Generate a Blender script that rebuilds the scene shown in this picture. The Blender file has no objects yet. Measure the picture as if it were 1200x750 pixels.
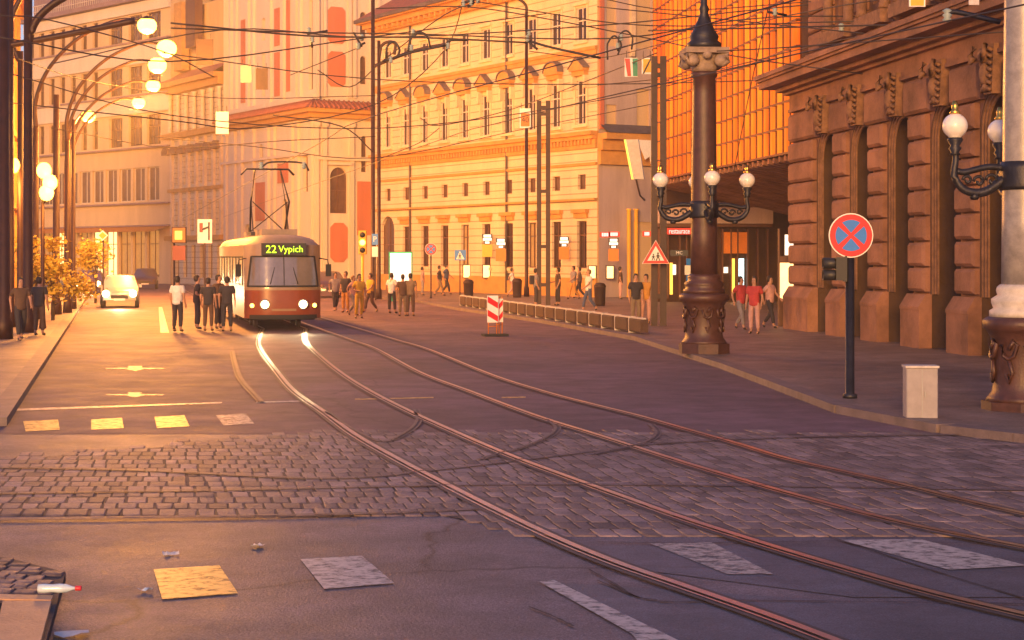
import bpy, math, random
from mathutils import Vector, Matrix
random.seed(7)
scene = bpy.context.scene
C = scene.collection
PI = math.pi
R = math.radians

# ------------------------------------------------------------------ camera
CAMH = 2.45
FPX = 2000.0          # focal length in photo pixels (1200 wide)
YH = 300.0            # horizon row in the photo
cam_d = bpy.data.cameras.new('camera')
cam = bpy.data.objects.new('camera', cam_d)
C.objects.link(cam)
cam.location = (0, 0, CAMH)
cam.rotation_euler = (R(90), 0, 0)
cam_d.sensor_width = 36
cam_d.lens = 36 * FPX / 1200
cam_d.shift_y = -(375 - YH) / 1200
cam_d.clip_start = 0.1
cam_d.clip_end = 1500
scene.camera = cam

# ------------------------------------------------------------------ sky and sun
SUN_EL, SUN_AZ = R(9.0), math.atan2(-0.17, -0.985)   # azimuth: low in the west, behind and left
world = bpy.data.worlds.new('World')
scene.world = world
world.use_nodes = True
wn = world.node_tree.nodes; wl = world.node_tree.links
bg = wn['Background']
sky = wn.new('ShaderNodeTexSky')
sky.sky_type = 'NISHITA'
sky.sun_disc = False
sky.sun_elevation = SUN_EL
sky.sun_rotation = SUN_AZ
sky.air_density = 1.2
sky.dust_density = 1.0
sky.ozone_density = 4.0
tint = wn.new('ShaderNodeMixRGB'); tint.blend_type = 'MULTIPLY'; tint.inputs[0].default_value = 1; tint.inputs[2].default_value = (1.0,.76,.90,1)
wl.new(sky.outputs[0], tint.inputs[1]); wl.new(tint.outputs[0], bg.inputs[0])
bg.inputs[1].default_value = 0.15
sun_d = bpy.data.lights.new('sun', 'SUN')
sun_d.energy = 2.3
sun_d.angle = R(12)
sun_d.color = (1.0, 0.49, 0.11)
sun = bpy.data.objects.new('sun', sun_d)
C.objects.link(sun)
sdir = Vector((math.sin(SUN_AZ) * math.cos(SUN_EL), math.cos(SUN_AZ) * math.cos(SUN_EL), math.sin(SUN_EL)))
sun.rotation_euler = sdir.to_track_quat('Z', 'Y').to_euler()
vs = scene.view_settings
scene.display_settings.display_device = 'sRGB'
vs.view_transform = 'Standard'; vs.look = 'None'; vs.gamma = 1; vs.use_curve_mapping = False
vs.exposure = 0.9

# ------------------------------------------------------------------ helpers
def gd(py): return FPX * CAMH / (py - YH)                     # depth of a ground row
def W(px, d, z=0.0): return Vector(((px - 600) * d / FPX, d, z))
def G(px, py, z=0.0): return W(px, gd(py), z)
def H(py, d): return CAMH + (YH - py) * d / FPX
def Q(px, py, d): return W(px, d, H(py, d))

class MB:
    def __init__(s, T=None): s.v = []; s.f = []; s.m = []; s.sm = []; s.T = T
    def add(s, vs_, fs, mi=0, smooth=False):
        b = len(s.v)
        for p in vs_:
            s.v.append(s.T(p) if s.T else tuple(p))
        for f in fs: s.f.append([b + i for i in f]); s.m.append(mi); s.sm.append(smooth)
    def box(s, x0, x1, y0, y1, z0, z1, mi=0):
        s.add([(x0,y0,z0),(x1,y0,z0),(x1,y1,z0),(x0,y1,z0),(x0,y0,z1),(x1,y0,z1),(x1,y1,z1),(x0,y1,z1)],
              [(0,3,2,1),(4,5,6,7),(0,1,5,4),(1,2,6,5),(2,3,7,6),(3,0,4,7)], mi)
    def bbox(s, x0, x1, y0, y1, z0, z1, b=0.03, mi=0):
        """box with a chamfered outer (-y) face"""
        s.add([(x0,y0+b,z0),(x1,y0+b,z0),(x1,y0+b,z1),(x0,y0+b,z1),(x0+b,y0,z0+b),(x1-b,y0,z0+b),(x1-b,y0,z1-b),(x0+b,y0,z1-b),
               (x0,y1,z0),(x1,y1,z0),(x1,y1,z1),(x0,y1,z1)],
              [(4,5,6,7),(0,1,5,4),(1,2,6,5),(2,3,7,6),(3,0,4,7),(0,8,9,1),(1,9,10,2),(2,10,11,3),(3,11,8,0),(8,11,10,9)], mi)
    def quad(s, a, b, c, d, mi=0): s.add([a,b,c,d], [(0,1,2,3)], mi)
    def prism(s, poly, y0, y1, mi=0):
        """poly in (x,z), extruded y0..y1"""
        n = len(poly)
        s.add([(x,y0,z) for x,z in poly] + [(x,y1,z) for x,z in poly],
              [tuple(range(n)), tuple(range(2*n-1, n-1, -1))] + [(i, n+i, n+(i+1)%n, (i+1)%n) for i in range(n)], mi)
    def plate(s, poly, z0, z1, mi=0):
        """poly in (x,y), extruded z0..z1"""
        n = len(poly)
        s.add([(x,y,z0) for x,y in poly] + [(x,y,z1) for x,y in poly],
              [tuple(range(n-1, -1, -1)), tuple(range(n, 2*n))] + [(i, (i+1)%n, n+(i+1)%n, n+i) for i in range(n)], mi)
    def lathe(s, prof, c=(0,0,0), n=20, mi=0, smooth=True):
        vs_ = []; fs = []
        for r, z in prof:
            for k in range(n):
                a = 2*PI*k/n; vs_.append((c[0]+r*math.cos(a), c[1]+r*math.sin(a), c[2]+z))
        m = len(prof)
        for i in range(m-1):
            for k in range(n):
                fs.append((i*n+k, i*n+(k+1)%n, (i+1)*n+(k+1)%n, (i+1)*n+k))
        fs.append(tuple(range(n-1,-1,-1))); fs.append(tuple(range((m-1)*n, m*n)))
        s.add(vs_, fs, mi, smooth)
    def tube(s, pts, r, n=6, mi=0, r1=None, smooth=True):
        pts = [Vector(p) for p in pts]; m = len(pts); vs_ = []; fs = []
        for i, p in enumerate(pts):
            t = (pts[min(i+1,m-1)] - pts[max(i-1,0)]).normalized()
            up = Vector((0,0,1)) if abs(t.z) < 0.95 else Vector((0,1,0))
            a = t.cross(up).normalized(); b = a.cross(t)
            rr = r if r1 is None else r + (r1-r)*i/(m-1)
            for k in range(n):
                w = 2*PI*k/n; vs_.append(p + a*rr*math.cos(w) + b*rr*math.sin(w))
        for i in range(m-1):
            for k in range(n):
                fs.append((i*n+k, i*n+(k+1)%n, (i+1)*n+(k+1)%n, (i+1)*n+k))
        fs.append(tuple(range(n-1,-1,-1))); fs.append(tuple(range((m-1)*n, m*n)))
        s.add(vs_, fs, mi, smooth)
    def ball(s, c, r, n=12, mi=0, sz=1.0):
        prof = [(max(1e-4, r*math.sin(PI*i/8)), -r*sz*math.cos(PI*i/8)) for i in range(9)]
        s.lathe(prof, c, n, mi)
    def build(s, name, mats, parent=None, loc=None, rot=None):
        me = bpy.data.meshes.new(name)
        me.from_pydata([tuple(p) for p in s.v], [], s.f)
        if not isinstance(mats, (list, tuple)): mats = [mats]
        for m in mats: me.materials.append(m)
        me.polygons.foreach_set('material_index', s.m)
        me.polygons.foreach_set('use_smooth', s.sm)
        me.update()
        return link(name, me, parent, loc, rot)
def link(name, me, parent=None, loc=None, rot=None):
    o = bpy.data.objects.new(name, me); C.objects.link(o)
    if parent: o.parent = parent
    if loc is not None: o.location = loc
    if rot is not None: o.rotation_euler = rot
    return o
def tag(o, label=None, cat=None, group=None, kind=None):
    if label: o['label'] = label
    if cat: o['category'] = cat
    if group: o['group'] = group
    if kind: o['kind'] = kind
    return o
def thing(name, label, cat, loc=(0,0,0), rotz=0, group=None):
    o = bpy.data.objects.new(name, None); C.objects.link(o)
    o.location = loc; o.rotation_euler = (0,0,rotz); o.empty_display_size = .3
    return tag(o, label, cat, group)
def lerp(a, b, t): return a + (b-a)*t
def smoothpts(pts, n=6):
    """Catmull-Rom through the points"""
    P = [Vector(p) for p in pts]; P = [P[0]*2-P[1]] + P + [P[-1]*2-P[-2]]
    out = []
    for i in range(1, len(P)-2):
        for k in range(n):
            t = k/n; a,b,c,d = P[i-1],P[i],P[i+1],P[i+2]
            out.append(.5*((2*b)+(c-a)*t+(2*a-5*b+4*c-d)*t*t+(3*b-a-3*c+d)*t**3))
    out.append(P[-2]); return out

# ------------------------------------------------------------------ materials
def newmat(name):
    m = bpy.data.materials.new(name); m.use_nodes = True
    return m, m.node_tree.nodes, m.node_tree.links, m.node_tree.nodes['Principled BSDF']
def mat(name, col, rough=.7, var=.15, scale=3.0, bump=.0, bscale=None, metal=0.0, emit=None, estr=0.0, streak=False, spec=None, coat=0, groove=None, col2=None, brick=None):
    m, N, L, P = newmat(name)
    tc = N.new('ShaderNodeTexCoord'); src = tc.outputs['Object']
    mp = N.new('ShaderNodeMapping'); L.new(src, mp.inputs[0])
    if streak: mp.inputs['Scale'].default_value = (1, 1, .16)
    no = N.new('ShaderNodeTexNoise'); no.inputs['Scale'].default_value = scale; no.inputs['Detail'].default_value = 6; no.inputs['Roughness'].default_value = .65
    L.new(mp.outputs[0], no.inputs['Vector'])
    cr = N.new('ShaderNodeValToRGB')
    c1 = [max(0, c*(1-var)) for c in col]; c2 = [min(1, c*(1+var)) for c in (col2 or col)]
    cr.color_ramp.elements[0].color = (*c1, 1); cr.color_ramp.elements[1].color = (*c2, 1)
    cr.color_ramp.elements[0].position = .32; cr.color_ramp.elements[1].position = .68
    L.new(no.outputs['Fac'], cr.inputs[0])
    colout = cr.outputs[0]; hout = None
    if groove:      # horizontal joints every <groove> metres
        sx = N.new('ShaderNodeSeparateXYZ'); L.new(src, sx.inputs[0])
        dv = N.new('ShaderNodeMath'); dv.operation = 'DIVIDE'; dv.inputs[1].default_value = groove; L.new(sx.outputs['Z'], dv.inputs[0])
        fr = N.new('ShaderNodeMath'); fr.operation = 'FRACT'; L.new(dv.outputs[0], fr.inputs[0])
        lt = N.new('ShaderNodeMath'); lt.operation = 'LESS_THAN'; lt.inputs[1].default_value = .13; L.new(fr.outputs[0], lt.inputs[0])
        mx = N.new('ShaderNodeMixRGB'); mx.blend_type = 'MULTIPLY'; mx.inputs[2].default_value = (.62,.55,.5,1)
        L.new(lt.outputs[0], mx.inputs[0]); L.new(colout, mx.inputs[1]); colout = mx.outputs[0]
        iv = N.new('ShaderNodeMath'); iv.operation = 'SUBTRACT'; iv.inputs[0].default_value = 1; L.new(lt.outputs[0], iv.inputs[1]); hout = iv.outputs[0]
    L.new(colout, P.inputs['Base Color'])
    n2 = N.new('ShaderNodeTexNoise'); n2.inputs['Scale'].default_value = (bscale or scale*8); n2.inputs['Detail'].default_value = 8
    L.new(src, n2.inputs['Vector'])
    if bump:
        bp = N.new('ShaderNodeBump'); bp.inputs['Strength'].default_value = bump; bp.inputs['Distance'].default_value = .02
        if hout is not None:
            ad = N.new('ShaderNodeMath'); ad.operation = 'MULTIPLY_ADD'; ad.inputs[1].default_value = .3
            L.new(n2.outputs['Fac'], ad.inputs[0]); L.new(hout, ad.inputs[2]); L.new(ad.outputs[0], bp.inputs['Height'])
        else: L.new(n2.outputs['Fac'], bp.inputs['Height'])
        L.new(bp.outputs[0], P.inputs['Normal'])
    rr = N.new('ShaderNodeMapRange'); rr.inputs[3].default_value = max(0.02, rough-.08); rr.inputs[4].default_value = min(1, rough+.1)
    L.new(n2.outputs['Fac'], rr.inputs[0]); L.new(rr.outputs[0], P.inputs['Roughness'])
    P.inputs['Metallic'].default_value = metal
    if spec is not None: P.inputs['Specular IOR Level'].default_value = spec
    if coat: P.inputs['Coat Weight'].default_value = coat
    if emit:
        P.inputs['Emission Color'].default_value = (*emit, 1); P.inputs['Emission Strength'].default_value = estr
    return m
def glow(name, col, s):
    m, N, L, P = newmat(name)
    P.inputs['Base Color'].default_value = (*[c*.6 for c in col], 1)
    tc = N.new('ShaderNodeTexCoord'); no = N.new('ShaderNodeTexNoise'); no.inputs['Scale'].default_value = 4
    L.new(tc.outputs['Object'], no.inputs['Vector'])
    mr = N.new('ShaderNodeMapRange'); mr.inputs[3].default_value = s*.75; mr.inputs[4].default_value = s*1.25
    L.new(no.outputs['Fac'], mr.inputs[0]); L.new(mr.outputs[0], P.inputs['Emission Strength'])
    P.inputs['Emission Color'].default_value = (*col, 1)
    return m

M = {}
M['stucco_cream'] = mat('stucco_cream', (.60,.49,.34), .85, .10, .8, .6, 12, streak=True, groove=.46)
M['stucco_plain'] = mat('stucco_plain', (.56,.39,.22), .85, .10, .9, .3, 12, streak=True)
M['stucco_white'] = mat('stucco_white', (.60,.50,.40), .85, .09, .9, .3, 12, streak=True)
M['stucco_pink'] = mat('stucco_pink', (.48,.15,.08), .85, .12, 1.2, .3, 12, streak=True)
M['stucco_mauve'] = mat('stucco_mauve', (.42,.32,.30), .85, .2, 1.0, .3, 12, streak=True)
M['stucco_ochre'] = mat('stucco_ochre', (.62,.40,.17), .85, .14, 1.0, .3, 12, streak=True)
M['trim'] = mat('trim', (.66,.50,.33), .8, .14, 2.0, .3, 20)
M['trim_ochre'] = mat('trim_ochre', (.50,.25,.07), .8, .16, 2.0, .3, 20)
M['sandstone'] = mat('sandstone', (.20,.092,.056), .85, .34, .7, .9, 14, col2=(.27,.13,.08))
M['sandstone_dark'] = mat('sandstone_dark', (.075,.040,.026), .85, .25, 1.4, .7, 14)  # shaded copy of sandstone for arch recesses; also plain dark stone
M['sandstone_carved'] = mat('sandstone_carved', (.22,.115,.065), .85, .35, 4, .9, 25)
M['niche_shade'] = mat('niche_shade', (.075,.04,.024), .8, .3, 1.4, .3, 14)  # back wall of the arches, recess shade put into its colour
M['tile'] = mat('tile', (.33,.10,.06), .8, .3, 4, .7, 10)
M['roof_dark'] = mat('roof_dark', (.10,.08,.08), .7, .3, 2, .4, 10)
M['roof_mauve'] = mat('roof_mauve', (.22,.14,.16), .7, .25, 2, .4, 10)
M['glass'] = mat('glass', (.11,.06,.045), .15, .3, 1.5, 0, spec=.8)
M['glass_dark'] = mat('glass_dark', (.035,.016,.012), .15, .4, 1.5, 0, spec=.7)
M['glass_amber'] = mat('glass_amber', (.16,.09,.05), .2, .4, 1.0, 0, emit=(1,.4,.08), estr=.25)
M['frame_white'] = mat('frame_white', (.55,.48,.42), .6, .1, 5)
M['frame_brown'] = mat('frame_brown', (.11,.045,.025), .6, .2, 5)
M['steel'] = mat('steel', (.045,.024,.02), .55, .25, 4, .2, 30, metal=.3)
M['iron'] = mat('iron', (.035,.035,.045), .45, .3, 5, .3, 30, metal=.6)
M['iron_brown'] = mat('iron_brown', (.04,.014,.01), .5, .3, 5, .3, 30, metal=.3)
M['granite'] = mat('granite', (.27,.25,.26), .3, .25, 6, .15, 60)
M['granite_pale'] = mat('granite_pale', (.52,.48,.45), .6, .2, 6, .3, 50)
M['sandstone_pale'] = mat('sandstone_pale', (.30,.22,.17), .8, .3, 6, .5, 40)
M['granite_brown'] = mat('granite_brown', (.07,.03,.024), .45, .3, 6, .3, 40)
M['wire'] = mat('wire', (.05,.035,.03), .6, .2, 3)
M['copper'] = mat('copper', (.28,.36,.38), .6, .2, 8)
M['red_paint'] = mat('red_paint', (.62,.005,.015), .4, .08, 4)
M['blue_paint'] = mat('blue_paint', (.005,.17,.62), .4, .08, 4)
M['white_paint'] = mat('white_paint', (.80,.78,.76), .45, .06, 4)
M['green_paint'] = mat('green_paint', (.03,.28,.16), .5, .08, 4)
M['yellow_paint'] = mat('yellow_paint', (.80,.42,.04), .5, .08, 4)
M['orange_paint'] = mat('orange_paint', (.62,.19,.02), .5, .1, 4)
M['black_paint'] = mat('black_paint', (.02,.02,.02), .5, .1, 4)
M['grey_metal'] = mat('grey_metal', (.30,.30,.32), .5, .15, 6, metal=.3)
M['pale_cabinet'] = mat('pale_cabinet', (.30,.27,.28), .55, .14, 5, .1, 20)
M['gold'] = mat('gold', (.75,.45,.10), .3, .1, 6, metal=1)
M['globe'] = mat('globe', (.80,.76,.72), .3, .08, 12, coat=.4)
M['sodium'] = glow('sodium', (1.0,.50,.05), 8)
M['sodium_soft'] = glow('sodium_soft', (1.0,.42,.06), 7)
M['head_glow'] = glow('head_glow', (1.0,.70,.26), 12)
M['window_glow'] = glow('window_glow', (1.0,.62,.22), 1.5)
M['white_glow'] = glow('white_glow', (1.0,.88,.66), .9)
M['yellow_glow'] = glow('yellow_glow', (1.0,.50,.06), 1.4)
M['red_glow'] = glow('red_glow', (1.0,.25,.22), 2.5)
M['green_glow'] = glow('green_glow', (.25,1.0,.35), 2.2)
M['led'] = glow('led', (.50,1.0,.02), 1.5)
M['cyan_glow'] = glow('cyan_glow', (.55,.85,.9), 1.6)
M['tram_red'] = mat('tram_red', (.24,.055,.02), .3, .12, 3, coat=.5)
M['tram_cream'] = mat('tram_cream', (.30,.19,.10), .3, .08, 3, coat=.5)
M['tram_roof'] = mat('tram_roof', (.26,.19,.14), .5, .15, 3)
M['rubber'] = mat('rubber', (.02,.02,.02), .8, .2, 8)
M['rail'] = mat('rail', (.50,.38,.31), .30, .15, 5, .1, 30, metal=1)
M['rail_dull'] = mat('rail_dull', (.16,.12,.11), .62, .25, 5, .2, 30, metal=.5)
M['rail_dark'] = mat('rail_dark', (.06,.045,.04), .6, .3, 5, .3, 30)
M['plastic'] = mat('plastic', (.55,.68,.80), .15, .1, 10, coat=.5)
M['plastic_red'] = mat('plastic_red', (.6,.03,.05), .35, .1, 10)
M['paper'] = mat('paper', (.65,.60,.60), .8, .15, 10)
M['leaf_lamp_yellow'] = mat('leaf_lamp_yellow', (.50,.34,.03), .6, .4, 6)  # yellow of the lamps put into the leaf colour
M['bark'] = mat('bark', (.08,.05,.035), .9, .3, 8, .5, 30)
M['pediment_shade'] = mat('pediment_shade', (.16,.12,.11), .6, .2, 3)
M['dark_red'] = mat('dark_red', (.13,.03,.012), .6, .3, 3)
M['skin'] = mat('skin', (.42,.22,.14), .5, .1, 10)
# ------------------------------------------------------------------ ground
def ground_mat(name, base, var, rough, bump, crack=0.0, tint2=None, patch=.5, stain=.5):
    m, N, L, P = newmat(name)
    tc = N.new('ShaderNodeTexCoord'); src = tc.outputs['Object']
    def noise(sc, det=6, ro=.6, vec=None):
        n = N.new('ShaderNodeTexNoise'); n.inputs['Scale'].default_value = sc; n.inputs['Detail'].default_value = det; n.inputs['Roughness'].default_value = ro
        L.new(vec or src, n.inputs['Vector']); return n.outputs['Fac']
    def ramp(fac, p0, p1, c0, c1):
        r = N.new('ShaderNodeValToRGB'); r.color_ramp.elements[0].position = p0; r.color_ramp.elements[1].position = p1
        r.color_ramp.elements[0].color = (*c0,1); r.color_ramp.elements[1].color = (*c1,1); L.new(fac, r.inputs[0]); return r.outputs[0]
    def mul(a, b, f=1.0):
        x = N.new('ShaderNodeMixRGB'); x.blend_type = 'MULTIPLY'; x.inputs[0].default_value = f; L.new(a, x.inputs[1]); L.new(b, x.inputs[2]); return x.outputs[0]
    t2 = tint2 or base
    c = ramp(noise(.22, 4), .38, .62, [b*(1-var) for b in base], [b*(1+var) for b in t2])
    c = mul(c, ramp(noise(1.3, 8, .7), .3, .7, (1-stain,)*3, (1+stain*.4,)*3))
    c = mul(c, ramp(noise(70, 2), .25, .75, (.4,)*3, (1.7,)*3)); c = mul(c, ramp(noise(18, 4, .8), .3, .7, (.72,)*3, (1.25,)*3))
    vo = N.new('ShaderNodeTexVoronoi'); vo.feature = 'DISTANCE_TO_EDGE'; vo.inputs['Scale'].default_value = .23
    mp = N.new('ShaderNodeMapping'); mp.inputs['Scale'].default_value = (1,1,1); L.new(src, mp.inputs[0])
    wn_ = N.new('ShaderNodeTexNoise'); wn_.inputs['Scale'].default_value = 1.1; wn_.inputs['Detail'].default_value = 8; L.new(src, wn_.inputs['Vector'])
    mx = N.new('ShaderNodeMixRGB'); mx.inputs[0].default_value = .45; L.new(src, mx.inputs[1]); L.new(wn_.outputs['Color'], mx.inputs[2]); L.new(mx.outputs[0], vo.inputs['Vector'])
    if crack:
        c = mul(c, ramp(vo.outputs['Distance'], .0, .006, (1-crack,)*3, (1,1,1)))
    L.new(c, P.inputs['Base Color'])
    rr = N.new('ShaderNodeMapRange'); rr.inputs[3].default_value = rough-.16; rr.inputs[4].default_value = rough+.16
    L.new(noise(.9, 6, .7), rr.inputs[0]); L.new(rr.outputs[0], P.inputs['Roughness'])
    bp = N.new('ShaderNodeBump'); bp.inputs['Strength'].default_value = bump; bp.inputs['Distance'].default_value = .01
    L.new(noise(45, 4), bp.inputs['Height']); L.new(bp.outputs[0], P.inputs['Normal'])
    return m
M['asphalt'] = ground_mat('asphalt', (.122,.108,.138), .24, .60, .9, .75, tint2=(.145,.118,.138))
M['asphalt_far'] = ground_mat('asphalt_far', (.140,.080,.102), .22, .72, .4, .4)
M['asphalt_patch'] = ground_mat('asphalt_patch', (.096,.098,.128), .15, .55, .5, .3)
M['pavement'] = ground_mat('pavement', (.21,.15,.125), .2, .55, .5, 0)
M['kerb'] = mat('kerb_stone', (.17,.125,.12), .6, .25, 2.5, .5, 40)
M['slab'] = mat('slab_stone', (.58,.32,.18), .6, .2, 2.0, .5, 40)  # orange lamp light put into the slab colour
M['cobble'] = mat('cobble_stone', (.165,.12,.125), .62, .35, 1.9, .8, 30, col2=(.20,.145,.145))
cn = M['cobble'].node_tree; gi = cn.nodes.new('ShaderNodeNewGeometry'); mrr = cn.nodes.new('ShaderNodeMapRange'); mrr.inputs[3].default_value = .55; mrr.inputs[4].default_value = 1.4
cn.links.new(gi.outputs['Random Per Island'], mrr.inputs[0]); mxx = cn.nodes.new('ShaderNodeMixRGB'); mxx.blend_type = 'MULTIPLY'; mxx.inputs[0].default_value = 1
pb = cn.nodes['Principled BSDF']; cn.links.new(pb.inputs['Base Color'].links[0].from_socket, mxx.inputs[1]); cn.links.new(mrr.outputs[0], mxx.inputs[2]); cn.links.new(mxx.outputs[0], pb.inputs['Base Color'])
M['joint'] = ground_mat('joint_dirt', (.048,.038,.042), .3, .75, .6, 0)
def paint_mat(name, col, cover):
    """worn road paint: transparent where it has rubbed off"""
    m, N, L, P = newmat(name)
    tc = N.new('ShaderNodeTexCoord')
    mp = N.new('ShaderNodeMapping'); mp.inputs['Scale'].default_value = (1.2,1.5,1); L.new(tc.outputs['Object'], mp.inputs[0])
    no = N.new('ShaderNodeTexNoise'); no.inputs['Scale'].default_value = 6; no.inputs['Detail'].default_value = 10; no.inputs['Roughness'].default_value = .72
    L.new(mp.outputs[0], no.inputs['Vector'])
    r = N.new('ShaderNodeValToRGB'); r.color_ramp.elements[0].position = cover-.12; r.color_ramp.elements[1].position = cover+.10
    r.color_ramp.elements[0].color = (0,0,0,1); L.new(no.outputs['Fac'], r.inputs[0]); L.new(r.outputs[0], P.inputs['Alpha'])
    n2 = N.new('ShaderNodeTexNoise'); n2.inputs['Scale'].default_value = 12; n2.inputs['Detail'].default_value = 8; L.new(mp.outputs[0], n2.inputs['Vector'])
    r2 = N.new('ShaderNodeValToRGB'); r2.color_ramp.elements[0].color = (*[c*.6 for c in col],1); r2.color_ramp.elements[1].color = (*col,1)
    L.new(n2.outputs['Fac'], r2.inputs[0]); L.new(r2.outputs[0], P.inputs['Base Color'])
    P.inputs['Roughness'].default_value = .5
    return m
M['paint_white'] = paint_mat('paint_white', (.60,.53,.50), .43)
M['paint_worn'] = paint_mat('paint_worn', (.55,.48,.44), .47)
M['paint_lamp_gold'] = paint_mat('paint_lamp_gold', (.85,.50,.10), .42)  # white stripes with golden lamp reflection put into the paint colour

def gpoly(name, pts, z, m, label=None, thick=None):
    mb = MB(); P2 = [(p.x, p.y) for p in pts]
    if thick: mb.plate(P2, z-thick, z)
    else: mb.add([(x,y,z) for x,y in P2], [tuple(range(len(P2)))])
    o = mb.build(name, m); tag(o, kind='structure'); return o
g = MB(); g.quad((-400,-30,-.004),(400,-30,-.004),(400,700,-.004),(-400,700,-.004))
tag(g.build('ground', M['asphalt']), kind='structure')
# farther road surface (redder, smoother) beyond the crossing
gpoly('road', [Vector((-60,23.5,0)), Vector((60,23.5,0)), Vector((60,300,0)), Vector((-90,300,0))], .0, M['asphalt_far'])
# patches in the foreground asphalt
gpoly('road_patch', [G(640,682), G(1010,706), G(1260,712), G(1260,780), G(800,780)], .001, M['asphalt_patch'])
gpoly('road_patch', [G(690,640), G(1260,642), G(1260,700), G(1000,700), G(720,664)], .002, M['asphalt_patch'])

SD = Vector((-.227, .974, 0))                      # street axis
# ---- cobbled band: every sett is modelled
def cob_top(px):   # far edge row of the cobbles
    return (506 if px > 380 else lerp(536, 506, px/380)) + 2.2*math.sin(px*.11) + 1.6*math.sin(px*.31+1)
def cobbles(name, x0, x1, y0, y1, w, dpt, inside, z=0.0, skew=0.0, rs=3, shear=0.0, hh=None):
    rnd = random.Random(rs); mb = MB(); y = y0; row = 0
    while y < y1:
        dd = dpt*rnd.uniform(.93,1.07); x = x0 + (row%2)*w*.5 + rnd.uniform(-.05,.05)
        while x < x1:
            ww = w*rnd.uniform(.78,1.22)
            cx, cy = x+ww/2+shear*(y-19), y+dd/2 + skew*(x+ww/2)
            if inside(cx, cy):
                g_ = .010; h = (hh(cy) if hh else .012)*rnd.uniform(.5,1.3)
                a = [(x+g_,y+g_),(x+ww-g_,y+g_),(x+ww-g_,y+dd-g_),(x+g_,y+dd-g_)]
                j = [(px_+rnd.uniform(-.009,.009), py_+rnd.uniform(-.010,.010)+skew*px_) for px_,py_ in a]
                j = [(px_+shear*(py_-19), py_) for px_,py_ in j]
                mx_, my_ = sum(p[0] for p in j)/4, sum(p[1] for p in j)/4
                def ins(k, zz): return [(lerp(p[0],mx_,k),lerp(p[1],my_,k*.6),z+zz+rnd.uniform(-.0015,.0015)) for p in j]
                vs_ = [(p[0],p[1],z-.01) for p in j] + ins(.05,h*.8) + ins(.14,h)
                fs = []
                for o_ in (0,4):
                    for i in range(4): fs.append((o_+i, o_+(i+1)%4, o_+4+(i+1)%4, o_+4+i))
                fs.append((8,9,10,11)); mb.add(vs_, fs, 0, True)
            x += ww
        y += dd; row += 1
    return tag(mb.build(name, M['cobble']), kind='structure')
def in_band(x, y):
    px = 600 + x*FPX/y; py = YH + FPX*CAMH/y
    lo = 604.5 if px < 520 else min(626, lerp(604.5, 626, (px-520)/90))
    return cob_top(px) < py < lo and -60 < px < 1270
bed = MB()
pts = [G(x_, 604.5) for x_ in (-60, 520)] + [G(610,623), G(1270,623), G(1270,509), G(380,509), G(0,540), G(-60,544)]
bed.add([(p.x,p.y,.004) for p in pts], [tuple(range(len(pts)))])
tag(bed.build('paving_joints', M['joint']), kind='structure')
cobbles('cobbled_paving', -9.6, 10.5, 14.9, 23.9, .18, .40, in_band, z=.004, shear=-.20, hh=lambda y: .008 if y < 17.2 else max(.003, .008-.002*(y-17.2)))

# ---- pavements with kerbs
LK = lambda d: -8.4 - .2333*(d-28)                 # left kerb line
lp = [Vector((LK(24.5),24.5,0)), Vector((LK(200),200,0)), Vector((-120,200,0)), Vector((-120,24.5,0))]
gpoly('pavement', lp, .12, M['pavement'], thick=.2)
k = MB()
for i in range(110):
    d0 = 24.5 + i*1.6; a = Vector((LK(d0),d0,0)); b = Vector((LK(d0+1.585),d0+1.585,0)); n = Vector((.974,.227,0))*.32
    k.plate([(a.x-.02,a.y),(b.x-.02,b.y),(b.x+n.x,b.y+n.y),(a.x+n.x,a.y+n.y)][::-1], -.05, .125)
tag(k.build('kerb', M['kerb']), kind='structure')
rk = [G(430,349), G(500,355), G(540,363), G(640,378), G(755,399), G(860,432), G(1000,484), G(1120,507), G(1300,528)]
rp = rk + [Vector((40, rk[-1].y, 0)), Vector((40, 200, 0)), Vector((-11,200,0)), Vector((-14,130,0))]
gpoly('pavement', rp, .12, M['pavement'], thick=.2)
k = MB()
for a, b in zip(rk[:-1], rk[1:]):
    L_ = (b-a).length; n_ = max(1, int(L_/1.2)); t = (b-a).normalized(); n = Vector((t.y,-t.x,0))
    if n.y > 0 : n = -n
    for i in range(n_):
        p = a + t*(L_*i/n_); q = a + t*(L_*(i+1)/n_ - .012)
        k.plate([(p.x,p.y),(q.x,q.y),(q.x+n.x*.3,q.y+n.y*.3),(p.x+n.x*.3,p.y+n.y*.3)], -.05, .124)
tag(k.build('kerb', M['kerb']), kind='structure')
# near left corner: setts behind a wide kerb slab
def in_corner(x, y):
    px = 600 + x*FPX/y; py = YH + FPX*CAMH/y
    return px < 78-(py-664)*.25 and py > 664 and py < 712 and py > 664+ (px*.0)
cp = [G(-60,655), G(10,663), G(77,680), G(68,712), G(52,770), G(-60,770)]
gpoly('pavement', cp, .062, M['joint'], thick=.1)
def in_c2(x, y):
    px = 600 + x*FPX/y; py = YH + FPX*CAMH/y
    e = lerp(70, 63, (py-680)/32) if py > 680 else lerp(0, 66, (py-663)/17)
    return -60 < px < e-3 and 665 < py < 706
cobbles('cobbled_corner', -5, -2.5, 11.7, 13.7, .15, .165, in_c2, z=.065, skew=-.10, rs=9)
k = MB()
for a in ([(-80,709.5),(62,713),(60,718.5),(-80,716)], [(3,720),(60,720),(46,775),(-8,775)], [(-80,720),(0,719),(-12,775),(-90,775)]):
    k.plate([(G(*p).x,G(*p).y) for p in a][::-1], -.02, .092)
tag(k.build('kerb_slab', M['slab']), kind='structure')

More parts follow.
